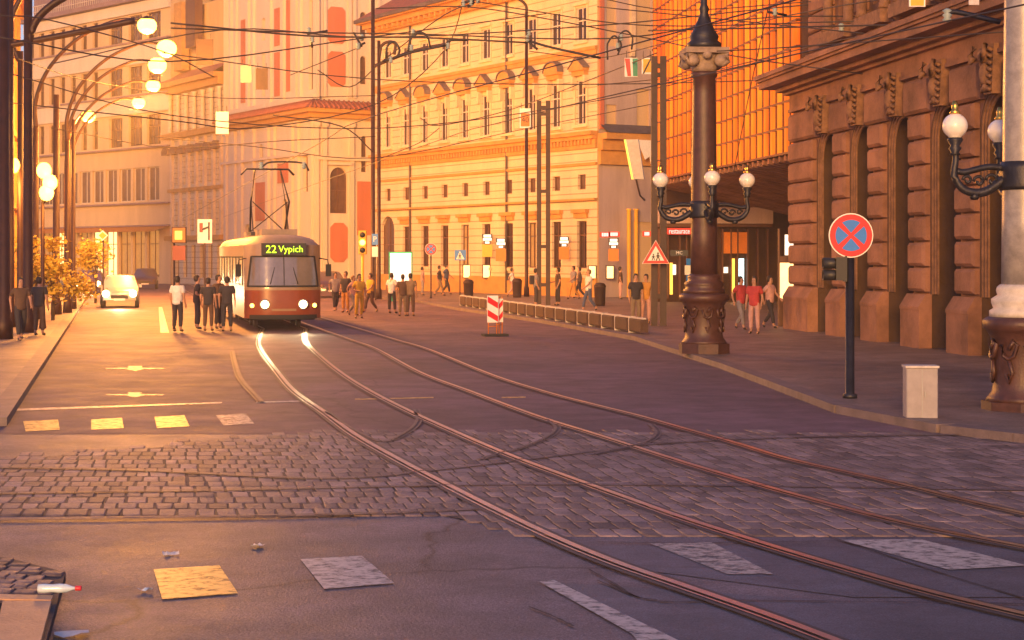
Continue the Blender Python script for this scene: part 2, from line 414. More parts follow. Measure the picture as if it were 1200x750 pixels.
# ---- tram rails
def rail_from_px(pts, ext=None, name='tram_rail', w=.030, groove=True, n=8, lips=True):
    P = [G(*p) for p in pts]
    if ext: P = [P[0] + SD*k_ for k_ in (ext, 60, 30, 12, 5)] + P
    P = smoothpts(P, n); mb = MB()
    for i in range(len(P)-1):
        a, b = P[i], P[i+1]
        ta = (P[min(i+1,len(P)-1)]-P[max(i-1,0)]).normalized(); tb = (P[min(i+2,len(P)-1)]-P[i]).normalized()
        na, nb = Vector((ta.y,-ta.x,0)), Vector((tb.y,-tb.x,0))
        for o0,o1,z0,mi in ((-w-.012,w,.024,0),(w,w+.036,.012,1),(w+.036,w+.058,.022,0),(-w-.07,-w-.012,.017,1),(w+.058,w+.11,.017,1))[:5 if lips else 3]:
            q = [a+na*o0, b+nb*o0, b+nb*o1, a+na*o1]
            mb.add([(p.x,p.y,z0) for p in q], [(3,2,1,0)], mi)
    mb2 = mb
    return tag(mb2.build(name, [M['rail' if lips else 'rail_dull'], M['rail_dark']]), kind='structure')
RA = [(309,386),(304,398),(306,410),(325,436),(345,459),(380,484),(415,510),(467,540),(530,573),(583,600),(650,632),(720,661),(800,689),(900,724),(1000,762)]
RB = [(359,386),(358,398),(367,410),(395,434),(430,457),(478,482),(530,506),(590,532),(650,555),(730,584),(800,609),(900,641),(1000,671),(1100,699),(1230,730)]
RC = [(440,409),(492,437),(555,461),(597,477),(642,493),(700,511),(800,543),(870,564),(937,583),(1060,615),(1200,643),(1270,656)]
RD = [(502,410),(576,440),(642,461),(695,475),(747,488),(800,503),(870,523),(927,540),(1042,566),(1130,588),(1200,604),(1290,622)]
rail_from_px(RA); rail_from_px(RB)
rail_from_px(RC, 110); rail_from_px(RD, 110)
a0, b0 = G(309,386), G(359,386)
for p in (a0, b0):
    mb = MB(); q = p + SD*110; n = Vector((.974,.227,0))*.035
    mb.quad(*[(v.x,v.y,.033) for v in (p-n, p+n, q+n, q-n)]); tag(mb.build('tram_rail', M['rail']), kind='structure')
rail_from_px([(273,412),(277,430),(284,447),(307,472)], lips=False)
# cross tracks of the other line
rail_from_px([(-70,611),(150,608.5),(330,606),(480,602),(560,598)], lips=False, w=.024)
rail_from_px([(-70,581),(120,578),(300,575),(480,571),(640,569),(900,571),(1280,577)], lips=False, w=.018)
rail_from_px([(-70,548),(150,552),(380,562),(520,551),(695,530),(800,519),(1000,512),(1280,510)], lips=False, w=.018)
rail_from_px([(380,484),(440,517),(475,508),(489,494),(486,481)], lips=False, w=.018)
rail_from_px([(560,540),(625,521),(651,505),(642,493)], lips=False, w=.018)
rail_from_px([(690,534),(747,523),(769,510),(761,498)], lips=False, w=.018)

# ---- road markings
def mark(pts, m, z=.006, name='road_marking'):
    return gpoly(name, [G(*p) for p in pts], z, m)
for q in ([(27,494),(68,492),(70,504),(30,506)], [(107,492),(143,490),(145,502),(107,504)], [(181,489),(216,487),(222,500),(184,502)], [(253,487),(288,485),(298,497),(262,499)]):
    mark(q, M['paint_lamp_gold'] if q[0][0] in (27,107,181) else M['paint_worn'])
mark([(180,668),(257,663),(279,696),(190,703)], M['paint_lamp_gold'])
mark([(352,656),(424,652),(462,684),(380,691)], M['paint_white'])
mark([(762,638),(834,637),(906,674),(852,674)], M['paint_worn'], .01)
mark([(985,634),(1078,633),(1204,664),(1112,669)], M['paint_white'], .01)
mark([(632,683),(649,681),(795,752),(812,768),(760,768),(740,744)], M['paint_white'], .01)
mark([(-20,481),(0,480),(260,471.5),(260,473),(0,482.5)], M['paint_white'])
mark([(300,471),(360,469.5),(360,471),(300,472.6)], M['paint_white'])
mark([(416,467.5),(508,465.5),(508,467),(416,469)], M['paint_lamp_gold'])
mark([(588,465.5),(616,465),(616,466.5),(588,467)], M['paint_lamp_gold'])
mark([(186,360),(190,360),(198,390),(188,390)], M['paint_white'])
for cy in (432, 463):          # lane arrows seen almost edge on
    mark([(124,cy-.6),(150,cy-.8),(150,cy-3),(166,cy-3),(166,cy-.8),(192,cy-.6),(192,cy+.4),(170,cy+.6),(158,cy+3),(146,cy+.6),(124,cy+.4)], M['paint_worn'])
# tar-filled seams
def seam(pts, w=.012):
    P = smoothpts([G(*p) for p in pts], 6); mb = MB(); rnd = random.Random(len(pts))
    for a, b in zip(P[:-1], P[1:]):
        t = (b-a).normalized(); n = Vector((t.y,-t.x,0))*w*rnd.uniform(.5,1.3)
        mb.quad(*[(v.x,v.y,.0085) for v in (a-n,b-n,b+n,a+n)])
    tag(mb.build('road_seam', M['joint']), kind='structure')
seam([(700,636),(800,637),(900,636),(1000,635),(1210,638)])
seam([(690,668),(718,684),(745,700),(770,704)]); seam([(700,681),(760,704),(830,706)]); seam([(830,704),(1000,706),(1230,709)])
seam([(950,622),(1040,652),(1120,678),(1220,708)]); seam([(620,712),(650,724),(672,735)])
seam([(668,690),(678,697),(676,704),(690,706)],.02)
# litter
def litter(px, py, w, l, label, m, z=.0, name='paper_scrap', rz=.3):
    t = MB(); rnd = random.Random(px)
    for i in range(5):
        for j in range(3): t.v.append(((i/4-.5)*w, (j/2-.5)*l, rnd.uniform(.004,.035)))
    for i in range(4):
        for j in range(2): t.f.append([i*3+j,(i+1)*3+j,(i+1)*3+j+1,i*3+j+1]); t.m.append(0); t.sm.append(False)
    o = t.build(name, m, None, G(px,py,z), (0,0,rz)); tag(o, label, 'litter'); return o
litter(200,650,.13,.10,'crumpled pale paper scrap on asphalt above the lamp-gold stripe', M['paper'])
litter(302,641,.10,.08,'small white paper scrap beside the cobbled band', M['paper'], rz=1)
litter(170,693,.11,.06,'flat blue plastic wrapper left of the lamp-gold stripe', M['plastic'], name='plastic_wrapper')
litter(84,745,.22,.12,'pale pink plastic bag in gutter by the corner slab', M['paper'], name='plastic_bag')
t = thing('plastic_bottle', 'clear blue plastic bottle with red cap lying on corner kerb', 'bottle', G(44,711,.095), .05)
b = MB(lambda p: (p[2], p[1]*1.0, p[0]+.032)); b.lathe([(.010,0),(.03,.005),(.033,.05),(.028,.10),(.033,.15),(.030,.20),(.012,.245),(.012,.262)], n=14); b.build('bottle_body', M['plastic'], t)
b = MB(lambda p: (p[2], p[1], p[0]+.032)); b.lathe([(.017,.262),(.018,.265),(.018,.300),(.016,.303)], n=14); b.build('cap', M['plastic_red'], t)
# ------------------------------------------------------------------ facades
def wall(mb, s0, s1, z0, z1, ops, depth=.35, y=0.0, mi=0, arc=10, mr=None):
    """wall in the local x/z plane facing -y, with openings (a,b,c,d,arched); reveals go to y+depth"""
    if mr is None: mr = mi
    xs = sorted({s0,s1} | {round(v,4) for o in ops for v in o[:2]}); zs = sorted({z0,z1} | {round(v,4) for o in ops for v in o[2:4]})
    xs = [x for x in xs if s0 <= x <= s1]; zs = [z for z in zs if z0 <= z <= z1]
    for i in range(len(xs)-1):
        for j in range(len(zs)-1):
            cx, cz = (xs[i]+xs[i+1])/2, (zs[j]+zs[j+1])/2
            if any(o[0] < cx < o[1] and o[2] < cz < o[3] for o in ops): continue
            mb.quad((xs[i],y,zs[j]),(xs[i+1],y,zs[j]),(xs[i+1],y,zs[j+1]),(xs[i],y,zs[j+1]), mi)
    for o in ops:
        a,b,c,d = o[:4]; arched = len(o) > 4 and o[4]; Y = y+depth
        if arched:
            r = (b-a)/2; cx = (a+b)/2; sp = d-r
            pts = [(cx-r*math.cos(PI*k/arc), sp+r*math.sin(PI*k/arc)) for k in range(arc+1)]
            for k in range(arc):
                p, q = pts[k], pts[k+1]
                mb.quad((p[0],y,p[1]),(q[0],y,q[1]),(q[0],y,d),(p[0],y,d), mi)
                mb.quad((p[0],y,p[1]),(p[0],Y,p[1]),(q[0],Y,q[1]),(q[0],y,q[1]), mr)
        else:
            sp = d; mb.quad((a,y,d),(a,Y,d),(b,Y,d),(b,y,d), mr)
        mb.quad((a,y,c),(a,Y,c),(a,Y,sp),(a,y,sp), mr); mb.quad((b,y,c),(b,y,sp),(b,Y,sp),(b,Y,c), mr)
        mb.quad((a,y,c),(b,y,c),(b,Y,c),(a,Y,c), mr)
WC = {}
def window(parent, x, y, z, w, h, fm='frame_white', gm='glass', mull=1, tr=(.62,), arched=False, rz=0, name='window'):
    """window (frame) with a pane child; origin at the sill centre, faces -y"""
    key = (round(w,2), round(h,2), fm, gm, mull, tr, arched)
    if key not in WC:
        f = MB(); t = .07
        f.box(-w/2,-w/2+t,-.03,.05,0,h); f.box(w/2-t,w/2,-.03,.05,0,h); f.box(-w/2+t,w/2-t,-.03,.05,0,t)
        if not arched: f.box(-w/2+t,w/2-t,-.03,.05,h-t,h)
        for i in range(mull):
            c = -w/2 + w*(i+1)/(mull+1); f.box(c-.03,c+.03,-.035,.04,t,h-t)
        for q in tr: f.box(-w/2+t,w/2-t,-.033,.045,h*q-.035,h*q+.035)
        p = MB(); p.quad((-w/2,.02,0),(w/2,.02,0),(w/2,.02,h),(-w/2,.02,h))
        fo = f.build(name, M[fm]); po = p.build('pane', M[gm]); WC[key] = (fo.data, po.data)
        bpy.data.objects.remove(fo); bpy.data.objects.remove(po)
    a, b = WC[key]
    o = link(name, a, parent, (x,y,z), (0,0,rz)); link('pane', b, o); return o
def facade_root(name, label, pL, pR, cat='building', z=0):
    v = pR - pL; ang = math.atan2(v.y, v.x)
    return thing(name, label, cat, (pL.x,pL.y,z), ang), v.length
def shell(root, L, hgt, depth, m):
    """side, back walls so the building is solid"""
    mb = MB(); mb.quad((0,depth,0),(0,0,0),(0,0,hgt),(0,depth,hgt)); mb.quad((L,0,0),(L,depth,0),(L,depth,hgt),(L,0,hgt))
    mb.quad((L,depth,0),(0,depth,0),(0,depth,hgt),(L,depth,hgt)); return mb.build('side_wall', m, root)

# ======== ochre neo-renaissance building in the middle
def dM(px, K=63.4, s=.61): return K/(s+(px-600)/FPX)
pL, pR = W(440,dM(440)), W(700,dM(700))
r, L = facade_root('palace_building', 'long cream palace with rows of pedimented windows and red tiled roof', pL, pR)
wx = [1.9+2.68*i for i in range(10)]
ops = []
for i, x in enumerate(wx):
    ops.append((x-.55,x+.55,14.75,16.65)); ops.append((x-.5,x+.5,9.95,12.5)); ops.append((x-.4,x+.4,6.25,7.1))
    if i == 0: ops.append((x-.95,x+.95,.3,5.2,True))
    else: ops.append((x-.5,x+.5,1.75,4.45))
mb = MB(); wall(mb, 0, L, 0, 18.9, ops, .3); mb.build('wall', M['stucco_cream'], r)
for i, x in enumerate(wx):
    window(r, x, .10, 14.75, 1.1, 1.9, 'frame_white', 'glass_dark', 1, (.6,))
    window(r, x, .10, 9.95, 1.0, 2.55, 'frame_white', 'glass_dark', 1, (.66,))
    window(r, x, .2, 6.25, .8, .85, 'frame_brown', 'glass', 0, ())
    if i: window(r, x, .2, 1.75, 1.0, 2.7, 'frame_brown', 'glass_amber' if i in (4,7) else 'glass_dark', 1, (.7,))
    else: window(r, x, .2, .3, 1.9, 4.9, 'frame_brown', 'glass', 1, (.6,), True, name='door')
    p = MB()
    p.box(x-.74,x+.74,-.42,-.002,13.0,13.16); p.box(x-.66,x+.66,-.28,-.002,12.72,13.0)
    if i % 2: p.prism([(x-.74,13.16),(x+.74,13.16),(x,13.72)], -.42, -.002)
    else: p.prism([(x-.74,13.16)]+[(x+.74*math.cos(PI-PI*k/12), 13.16+.52*math.sin(PI*k/12)) for k in range(1,12)]+[(x+.74,13.16)][::1], -.42, -.002)
    pe = p.build('pediment', M['trim_ochre'], r)
    p = MB()
    if i % 2: tp = [(x-.80,13.13),(x,13.73),(x+.80,13.13)]
    else: tp = [(x-.79,13.14)]+[(x+.79*math.cos(PI-PI*k/12), 13.16+.56*math.sin(PI*k/12)) for k in range(1,12)]+[(x+.79,13.14)]
    for a_, b_ in zip(tp[:-1], tp[1:]): p.prism([a_,b_,(b_[0],b_[1]+.09),(a_[0],a_[1]+.07)], -.48, -.003)
    p.build('shade_strip', M['pediment_shade'], pe)  # grey strips on the pediment tops stand in for shade
    c = MB()
    for sx in (-.62,.62):
        c.prism([(x+sx-.12,12.72),(x+sx-.09,12.0),(x+sx+.09,12.0),(x+sx+.12,12.72)], -.3, -.002)
        c.box(x+sx-.09,x+sx+.05,-.10,-.002,9.95,12.0)
    c.box(x-.75,x+.75,-.20,-.002,9.78,9.94)
    c.build('window_surround', M['trim'], r)
    s = MB(); s.box(x-.72,x+.72,-.14,-.002,14.55,14.73); s.box(x-.70,x-.56,-.07,-.002,14.73,16.76); s.box(x+.56,x+.70,-.07,-.002,14.73,16.76); s.box(x-.74,x+.74,-.16,-.002,16.76,16.92)
    s.build('window_surround', M['trim'], r)
    if i:
        s = MB(); s.box(x-.75,x+.75,-.28,-.002,4.9,5.12); s.box(x-.66,x+.66,-.15,-.002,4.62,4.90); s.build('lintel', M['trim_ochre'], r); s = MB(); s.box(x-.66,x+.66,-.12,-.002,1.55,1.74); s.build('sill', M['trim'], r)
c = MB()
c.box(-.1,L+.1,-.55,-.003,9.28,9.5); c.box(-.05,L+.05,-.36,-.003,9.06,9.277); c.box(0,L,-.16,-.003,8.55,9.057)
k = 0.1
while k < L-.2: c.box(k,k+.16,-.30,-.162,8.78,9.055); k += .36
c.box(-.03,L+.03,-.18,-.003,14.1,14.3); c.box(0,L,-.10,-.003,13.85,14.097)
c.box(0,L,-.14,-.003,7.6,7.75); c.box(0,L,-.22,-.003,5.6,5.72); c.box(0,L,-.12,-.003,0,1.2)
c.build('cornice', M['trim_ochre'], r)
c = MB(); c.box(-.8,L+.5,-1.15,-.003,18.62,18.85); c.box(-.5,L+.3,-.8,-.003,18.3,18.617); c.box(-.2,L+.1,-.42,-.003,17.95,18.297)
k = 0.1
while k < L-.2: c.box(k,k+.22,-.75,-.423,18.05,18.295); k += .75
c.build('eaves', M['trim_ochre'], r)
c = MB(); c.box(-.85,L+.5,-1.3,-1.152,18.7,18.95); c.build('gutter', M['roof_dark'], r)
c = MB(); c.add([(-.85,-1.2,18.96),(L+.5,-1.2,18.96),(L-1,6,23.5),(2.5,6,23.5),(-.85,12,18.96),(L+.5,12,18.96)], [(0,1,2,3),(0,3,4),(4,3,2,5),(1,5,2)]); rf = c.build('roof', M['tile'], r)
shell(r, L, 18.9, 12, M['stucco_plain'])
d = MB(); d.tube([(5.35,-.12,18.3),(5.35,-.12,.2)], .07); d.tube([(17.9,-.12,18.3),(17.9,-.12,.2)], .07); d.build('downpipe', M['roof_dark'], r)
palace = r
def on_palace(px, off=.5):
    """a world point just in front of the palace front, by photo column"""
    d = dM(px); p = W(px, d); return p + Vector((-.854,-.521,0))*off
def MS(px): return (dM(440)-dM(px))/.854       # distance along the palace front

# ======== church
dC = lambda px: 61.75/(.61+(px-600)/FPX)
pL, pR = W(262,dC(262)), W(368,dC(368))
r, L = facade_root('church', 'pale baroque church with salmon panels and tiled ledge over its portal', pL, pR)
# front towards the street (foreshortened) and flank facing the square (+x side)
FL = lambda p: (L-p[1], p[0], p[2])      # maps facade coords (s along, y out) onto the +x flank
def flank(mb): mb.T = lambda p: (L - p[1], p[0], p[2]); return mb
def sC(px): return (dC(262)-dC(px))/.854
f_ops = [(sC(306)-.35,sC(306)+.35,9.2,11.2,True),(sC(358)-.4,sC(358)+.4,7.2,10.0,True),(sC(334)-.5,sC(334)+.5,3.6,6.8,True),(sC(290)-.5,sC(290)+.5,1,5,True)]
mb = MB(); wall(mb, 0, L, 0, 13.2, f_ops, .4); mb.build('wall', M['stucco_white'], r)
for o in f_ops: window(r, (o[0]+o[1])/2, .3, o[2], o[1]-o[0], o[3]-o[2], 'frame_brown', 'glass', 1, (.5,), True)
fl_ops = [(1.4,2.5,5.0,8.6,True),(3.75,4.35,8.6,11.2,True),(1.45,2.45,4.9-2.0,4.7)]
fl_ops = [(1.3,2.7,5.6,9.0,True),(3.85,4.3,8.7,11.4,True)]
mb = flank(MB()); wall(mb, 0, 9, 0, 13.2, fl_ops, .35); mb.build('wall', M['stucco_white'], r)
for o in fl_ops: window(r, L-.25, (o[0]+o[1])/2, o[2], o[1]-o[0], o[3]-o[2], 'frame_brown', 'glass', 1, (.5,), True, rz=PI/2)
p = flank(MB())     # salmon fields, portal frame and lower panel
oct_ = lambda x0,x1,z0,z1,c=.25: [(x0+c,z0),(x1-c,z0),(x1,z0+c),(x1,z1-c),(x1-c,z1),(x0+c,z1),(x0,z1-c),(x0,z0+c)]
p.prism(oct_(1.3,2.7,2.0,4.9,.35), -.06, -.003); p.prism([(3.5,4.0),(4.6,4.0),(4.6,8.0),(3.5,8.0)], -.05, -.003)
p.build('wall_panel', M['stucco_pink'], r)
p = flank(MB())
for x in (.15,.8,3.0,4.9,5.8): p.box(x-.18,x+.18,-.2,-.003,.9,12.0); p.box(x-.26,x+.26,-.27,-.003,12.0,12.4); p.box(x-.26,x+.26,-.27,-.003,.2,.9)
p.box(0,9,-.30,-.003,9.5,9.8); p.box(1.05,2.95,-.34,-.004,9.15,9.35); p.box(0,9,-.12,-.003,0,.2)
p.build('pilaster', M['stucco_white'], r)
p = MB()
for px in (266,276,284,298,315,322,343,350,366):
    x = sC(px); p.box(x-.22,x+.22,-.22,-.003,.9,12.2); p.box(x-.3,x+.3,-.3,-.003,12.2,12.5)
p.box(0,L,-.3,-.003,9.9,10.1); p.build('pilaster', M['stucco_white'], r)
p = MB()
for px0,px1,z0,z1 in ((326,338,8,9.5),(300,312,5.2,8.2),(326,340,1,3)): p = MB(); p.box(sC(px0),sC(px1),-.07,-.003,z0,z1); p.build('wall_panel', M['stucco_pink'], r)
# ledge with tiles, wrapping the corner
p = MB(); p.box(0,L+.9,-.9,-.004,12.95,13.25); p.box(0,L+.5,-.55,-.004,12.6,12.947)
p.box(L+.004,L+.9,-.001,9,12.95,13.25); p.box(L+.004,L+.5,-.001,9,12.6,12.947); p.build('cornice', M['trim_ochre'], r)
p = MB(); p.add([(0,-1.05,13.26),(L+1.05,-1.05,13.26),(L,-.0,13.9),(0,0,13.9),(L+1.05,9,13.26),(L,9,13.9)], [(0,1,2,3),(1,4,5,2)])
k = 0.2
while k < L+1: p.tube([(k,-1.06,13.28),(min(k,L),0,13.93)], .08, 5); k += .4
k = -.8
while k < 6: p.tube([(L+1.06,k,13.28),(L,max(k,0),13.93)], .08, 5); k += .4
p.build('ledge_roof', M['tile'], r)
# upper body, set back
U = .5
up_ops = [(sC(302)-.3,sC(302)+.3,15.0,18.5,True),(sC(357)-.35,sC(357)+.35,14.8,18.2,True),(sC(357)-.3,sC(357)+.3,19.2,21.6,True),(sC(302)-.3,sC(302)+.3,19.4,21.2,True)]
mb = MB(); wall(mb, 0, L-U, 13.26, 27, up_ops, .35, y=U); mb.build('wall', M['stucco_white'], r)
for o in up_ops: window(r, (o[0]+o[1])/2, U+.28, o[2], o[1]-o[0], o[3]-o[2], 'frame_brown', 'glass', 0, (.5,), True)
mb = MB(lambda p: (L-U - p[1], p[0], p[2])); uf = [(4.0,4.5,15.3,17.4,True),(4.0,4.5,18.9,20.7,True)]
wall(mb, U, 10, 13.26, 27, uf, .3); mb.build('wall', M['stucco_white'], r)
for o in uf: window(r, L-U-.2, (o[0]+o[1])/2, o[2], o[1]-o[0], o[3]-o[2], 'frame_brown', 'glass', 0, (.5,), True, rz=PI/2)
p = MB(lambda p: (L-U - p[1], p[0], p[2]))
TF = p.T
for z0,z1 in ((15.0,17.6),(18.2,20.9),(21.5,24.5)): p = MB(TF); p.prism(oct_(1.35,2.75,z0,z1), -.07, -.003); p.build('wall_panel', M['stucco_pink'], r)
p = MB(lambda p: (L-U - p[1], p[0], p[2]))
for x in (.75,1.05,3.1,3.5,4.95,5.5): p.box(x-.13,x+.13,-.16,-.003,14.2,26.8)
p.build('pilaster', M['stucco_white'], r)
p = MB()
for px in (265,271,285,291,311,326,341,346,366): x = sC(px); p.box(x-.2,x+.2,U-.22,U-.003,14.0,27)
p.box(0,L-U,U-.35,U-.004,13.95,14.35); p.build('pilaster', M['stucco_white'], r)
p = MB()
for px0,px1,z0,z1 in ((315,321,14.8,18.2),(315,321,18.7,21.6),(276,281,14.8,21.5),(329,333,15,22)): p = MB(); p.box(sC(px0),sC(px1),U-.06,U-.003,z0,z1); p.build('wall_panel', M['stucco_pink'], r)
c = MB(); c.box(-.5,L+.3,-.1,12,27.0,27.8); c.build('roof', M['tile'], r)
mb = MB(); mb.quad((0,12,0),(0,0,0),(0,0,27),(0,12,27)); mb.quad((L,12,0),(0,12,0),(0,12,27),(L,12,27)); mb.build('side_wall', M['stucco_white'], r)

# ======== ornate facade left of the church
pL, pR = W(194,151.6), W(262,dC(262)+.1)
r, L = facade_root('ornate_townhouse', 'narrow ornate cream townhouse with arcaded attic between church and white office block', pL, pR)
ops = []; n = 7; xs = [L*(i+.5)/n for i in range(n)]
for x in xs: ops += [(x-.42,x+.42,8.6,11.0),(x-.4,x+.4,13.4,16.2),(x-.42,x+.42,4.6,7.2),(x-.45,x+.45,.6,3.4)]
mb = MB(); wall(mb, 0, L, 0, 17.6, ops, .4); mb.build('wall', M['stucco_cream'], r)
for x in xs:
    for z,h,w in ((8.6,2.4,.84),(13.4,2.8,.8),(4.6,2.6,.84),(.6,2.8,.9)): window(r, x, .3, z, w, h, 'frame_brown', 'glass_amber' if (z == .6) else 'glass_dark', 1, (.6,))
    p = MB(); p.prism([(x-.75,11.5)]+[(x+.75*math.cos(PI-PI*k/8), 11.5+.5*math.sin(PI*k/8)) for k in range(1,8)]+[(x+.75,11.5)], -.5, -.003); p.box(x-.75,x+.75,-.5,-.003,11.32,11.497)
    p.build('pediment', M['sandstone_carved'], r)
p = MB()
for i in range(n+1):
    x = min(max(L*i/n,.2),L-.2); p.lathe([(.26,0),(.2,.2),(.17,3.0),(.28,3.2)], (x,-.3,13.2), 8); p.box(x-.2,x+.2,-.25,-.003,4.2,12.6)
p.build('column', M['trim'], r)
p = MB(); p.box(-.3,L,-.9,-.003,17.2,17.6); p.box(-.1,L,-.5,-.003,16.6,17.197); p.box(0,L,-.55,-.003,12.7,13.15); p.box(0,L,-.3,-.003,8.0,8.3); p.box(0,L,-.4,-.003,3.8,4.2); p.build('cornice', M['trim_ochre'], r)
p = MB(); p.box(2,L,.8,10,17.61,24); p.build('attic_wall', M['stucco_ochre'], r)
p = MB(); p.add([(0,-.9,17.61),(L,-.9,17.61),(L,.8,18.6),(0,.8,18.6)], [(0,1,2,3)]); p.build('roof', M['tile'], r)
shell(r, L, 17.6, 12, M['stucco_cream'])
p = MB(); p.box(5.4,7.6,-.2,.5,20.3,24.5); p.build('dormer', M['frame_brown'], r)
p = MB(); p.box(2.6,4.4,-.2,.5,18.6,24.5); p.build('attic_bay', M['trim_ochre'], r)

# ======== white banded office block
pL, pR = W(30,169.2), W(200,150)
r, L = facade_root('office_block', 'white banded functionalist block closing the street at left', pL, pR)
ops = []; small = [1.2+2.05*i for i in range(7)]; big = [17.2,20.6,23.7]
for z0,z1 in ((21.9,24.2),(17.1,19.6),(12.4,15.1)):
    for x in small: ops.append((x-.5,x+.5,z0,z1))
    for x in big: ops.append((x-1.15,x+1.15,z0,z1))
gl = [(1+2.4*i, 3+2.4*i, 7.4, 10.4) for i in range(10)]
sh = [(1+2.4*i, 3+2.4*i, .6, 4.8) for i in range(10)]
mb = MB(); wall(mb, 0, L, 0, 25.4, ops+gl+sh, .35); mb.build('wall', M['stucco_plain'], r)
for o in ops:
    w = o[1]-o[0]; window(r, (o[0]+o[1])/2, .25, o[2], w, o[3]-o[2], 'frame_brown', 'glass_dark', 1 if w < 1.5 else 2, (.6,))
for o in gl: window(r, (o[0]+o[1])/2, .25, o[2], 2.0, 3.0, 'frame_white', 'glass', 1, ())
for i, o in enumerate(sh): window(r, (o[0]+o[1])/2, .25, o[2], 2.0, 4.2, 'frame_brown', 'window_glow' if i in (2,5,6) else 'glass_amber', 1, (.7,), name='shop_window')
p = MB()
for z0,z1 in ((19.75,21.75),(15.3,16.95),(24.35,25.3)): p.box(-.05,L+.05,-.22,-.004,z0,z1)
p.build('spandrel_band', M['stucco_white'], r)
p = MB()
for z in (21.76,16.96,12.2,7.2,5.2): p.box(-.1,L+.1,-.40,-.004,z-.12,z+.03)
p.build('ledge', M['roof_mauve'], r)
p = MB(); p.box(-.3,L+.3,-.7,12,25.4,25.8); p.box(0,L,.9,12,25.8,29.5); p.build('roof', M['roof_mauve'], r)
p = MB(); p.box(0,L,-.62,-.58,26.75,26.82); p.box(0,L,-.62,-.58,26.2,26.25)
k = 0
while k < L: p.box(k,k+.04,-.62,-.58,25.8,26.75); k += .35
p.build('balustrade', M['frame_white'], r)
p = MB(); p.add([(0,-1.8,4.6),(L,-1.8,4.6),(L,-.01,5.15),(0,-.01,5.15)], [(0,1,2,3)]); p.build('awning', M['orange_paint'], r)
shell(r, L, 25.4, 12, M['stucco_plain'])

# ======== left edge: corner house along the left pavement
LB = lambda d: -12.9 - .2333*(d-28)
pL, pR = Vector((LB(86),86,0)), Vector((LB(113),113,0))
r = thing('corner_house', 'tall sandstone house with lit windows behind the lamps at left edge', 'building', (pL.x,pL.y,.12), math.atan2(pR.y-pL.y, pR.x-pL.x))
L = (pR-pL).length
ops = []; xs = [1.6+3.3*i for i in range(8)]
for x in xs:
    for z in (6.2,10.4,14.6): ops.append((x-.7,x+.7,z,z+2.6))
    ops.append((x-1.0,x+1.0,.5,4.2,True))
mb = MB(); wall(mb, 0, L, 0, 18.3, ops, .4); mb.build('wall', M['stucco_ochre'], r)
for x in xs:
    for z in (6.2,10.4,14.6): window(r, x, .3, z, 1.4, 2.6, 'frame_brown', 'glass_dark', 1, (.6,))
    window(r, x, .3, .5, 2.0, 3.7, 'frame_brown', 'window_glow' if int(x)%2 else 'glass_amber', 1, (.7,), True, name='shop_window')
p = MB()
for z in (5.4,9.8,14.0,18.2): p.box(-.1,L+.1,-.4,-.004,z-.2,z+.1)
for x in xs: p.box(x+1.35,x+1.95,-.25,-.003,.2,17.9)
p.build('cornice', M['trim_ochre'], r)
p = MB(); p.box(-.3,L+.3,-.8,8,18.31,18.8); p.build('roof', M['tile'], r)
shell(r, L, 18.3, 8, M['stucco_ochre'])

# ======== corner building right of the palace (its flank faces the square)
p0 = W(701,dM(701)) + Vector((.05,0,0)); v = Vector((.854,.521,0)); p1 = p0 + v*9
r, L = facade_root('mauve_corner_building', 'mauve stucco corner building with gabled bay beside the cream palace', p0, p1)
ops = [(.5,1.2,8.2,11.0),(2.5,3.6,14.3,17.4),(2.6,3.5,9.6,12),(.5,1.2,14.3,17.0),(2.3,3.7,.5,4.4)]
mb = MB(); wall(mb, 0, L, 0, 24, ops, .35); mb.build('wall', M['stucco_mauve'], r)
for o in ops: window(r, (o[0]+o[1])/2, .25, o[2], o[1]-o[0], o[3]-o[2], 'frame_white', 'glass' if o[2] > 1 else 'glass_amber', 1, (.6,))
p = MB(); p.box(2.2,3.9,-.35,-.003,17.5,17.8)
p.prism([(2.2,17.8)]+[(3.05+.85*math.cos(PI-PI*k/8),17.8+.6*math.sin(PI*k/8)) for k in range(1,8)]+[(3.9,17.8)], -.35, -.003); p.box(2.1,2.4,-.2,-.003,13.8,17.49); p.box(3.7,4.0,-.2,-.003,13.8,17.49)
p.build('pediment', M['trim'], r)
p = MB(); p.box(0,.28,-.12,-.003,9.6,18.5); p.build('wall_panel', M['stucco_pink'], r)
p = MB(); p.box(-.1,L,-.9,-.003,9.0,9.35); p.box(-.1,L,-.5,-.003,8.4,8.997); p.box(-.05,L,-.25,-.003,7.6,8.397); p.build('cornice', M['trim_ochre'], r)
p = MB(); p.add([(0,-1.0,9.36),(L,-1.0,9.36),(L,-.01,9.9),(0,-.01,9.9)], [(0,1,2,3)]); p.build('ledge_roof', M['roof_dark'], r)
p = MB()
for x in (1.7,2.2): p.lathe([(.17,0),(.12,.1),(.12,4.9),(.18,5.0)], (x,-.5,.12), 10)
p.build('column', M['yellow_paint'], r)
p = MB(); p.prism([(2.0,9.0),(3.9,9.0),(3.9,8.0),(3.75,7.6),(3.6,8.1),(3.45,7.5),(3.2,8.0),(3.0,7.3),(2.8,8.1),(2.5,7.9),(2.2,8.5)], -.98, -.93); p.build('awning', M['white_paint'], r)
p = MB(); p.box(-.2,L,-.5,9,24,24.6); p.build('roof', M['tile'], r)
mb = MB(); mb.quad((L,0,0),(L,12,0),(L,12,24),(L,0,24)); mb.quad((0,12,18.9),(0,0,18.9),(0,0,24),(0,12,24)); mb.build('side_wall', M['stucco_mauve'], r)
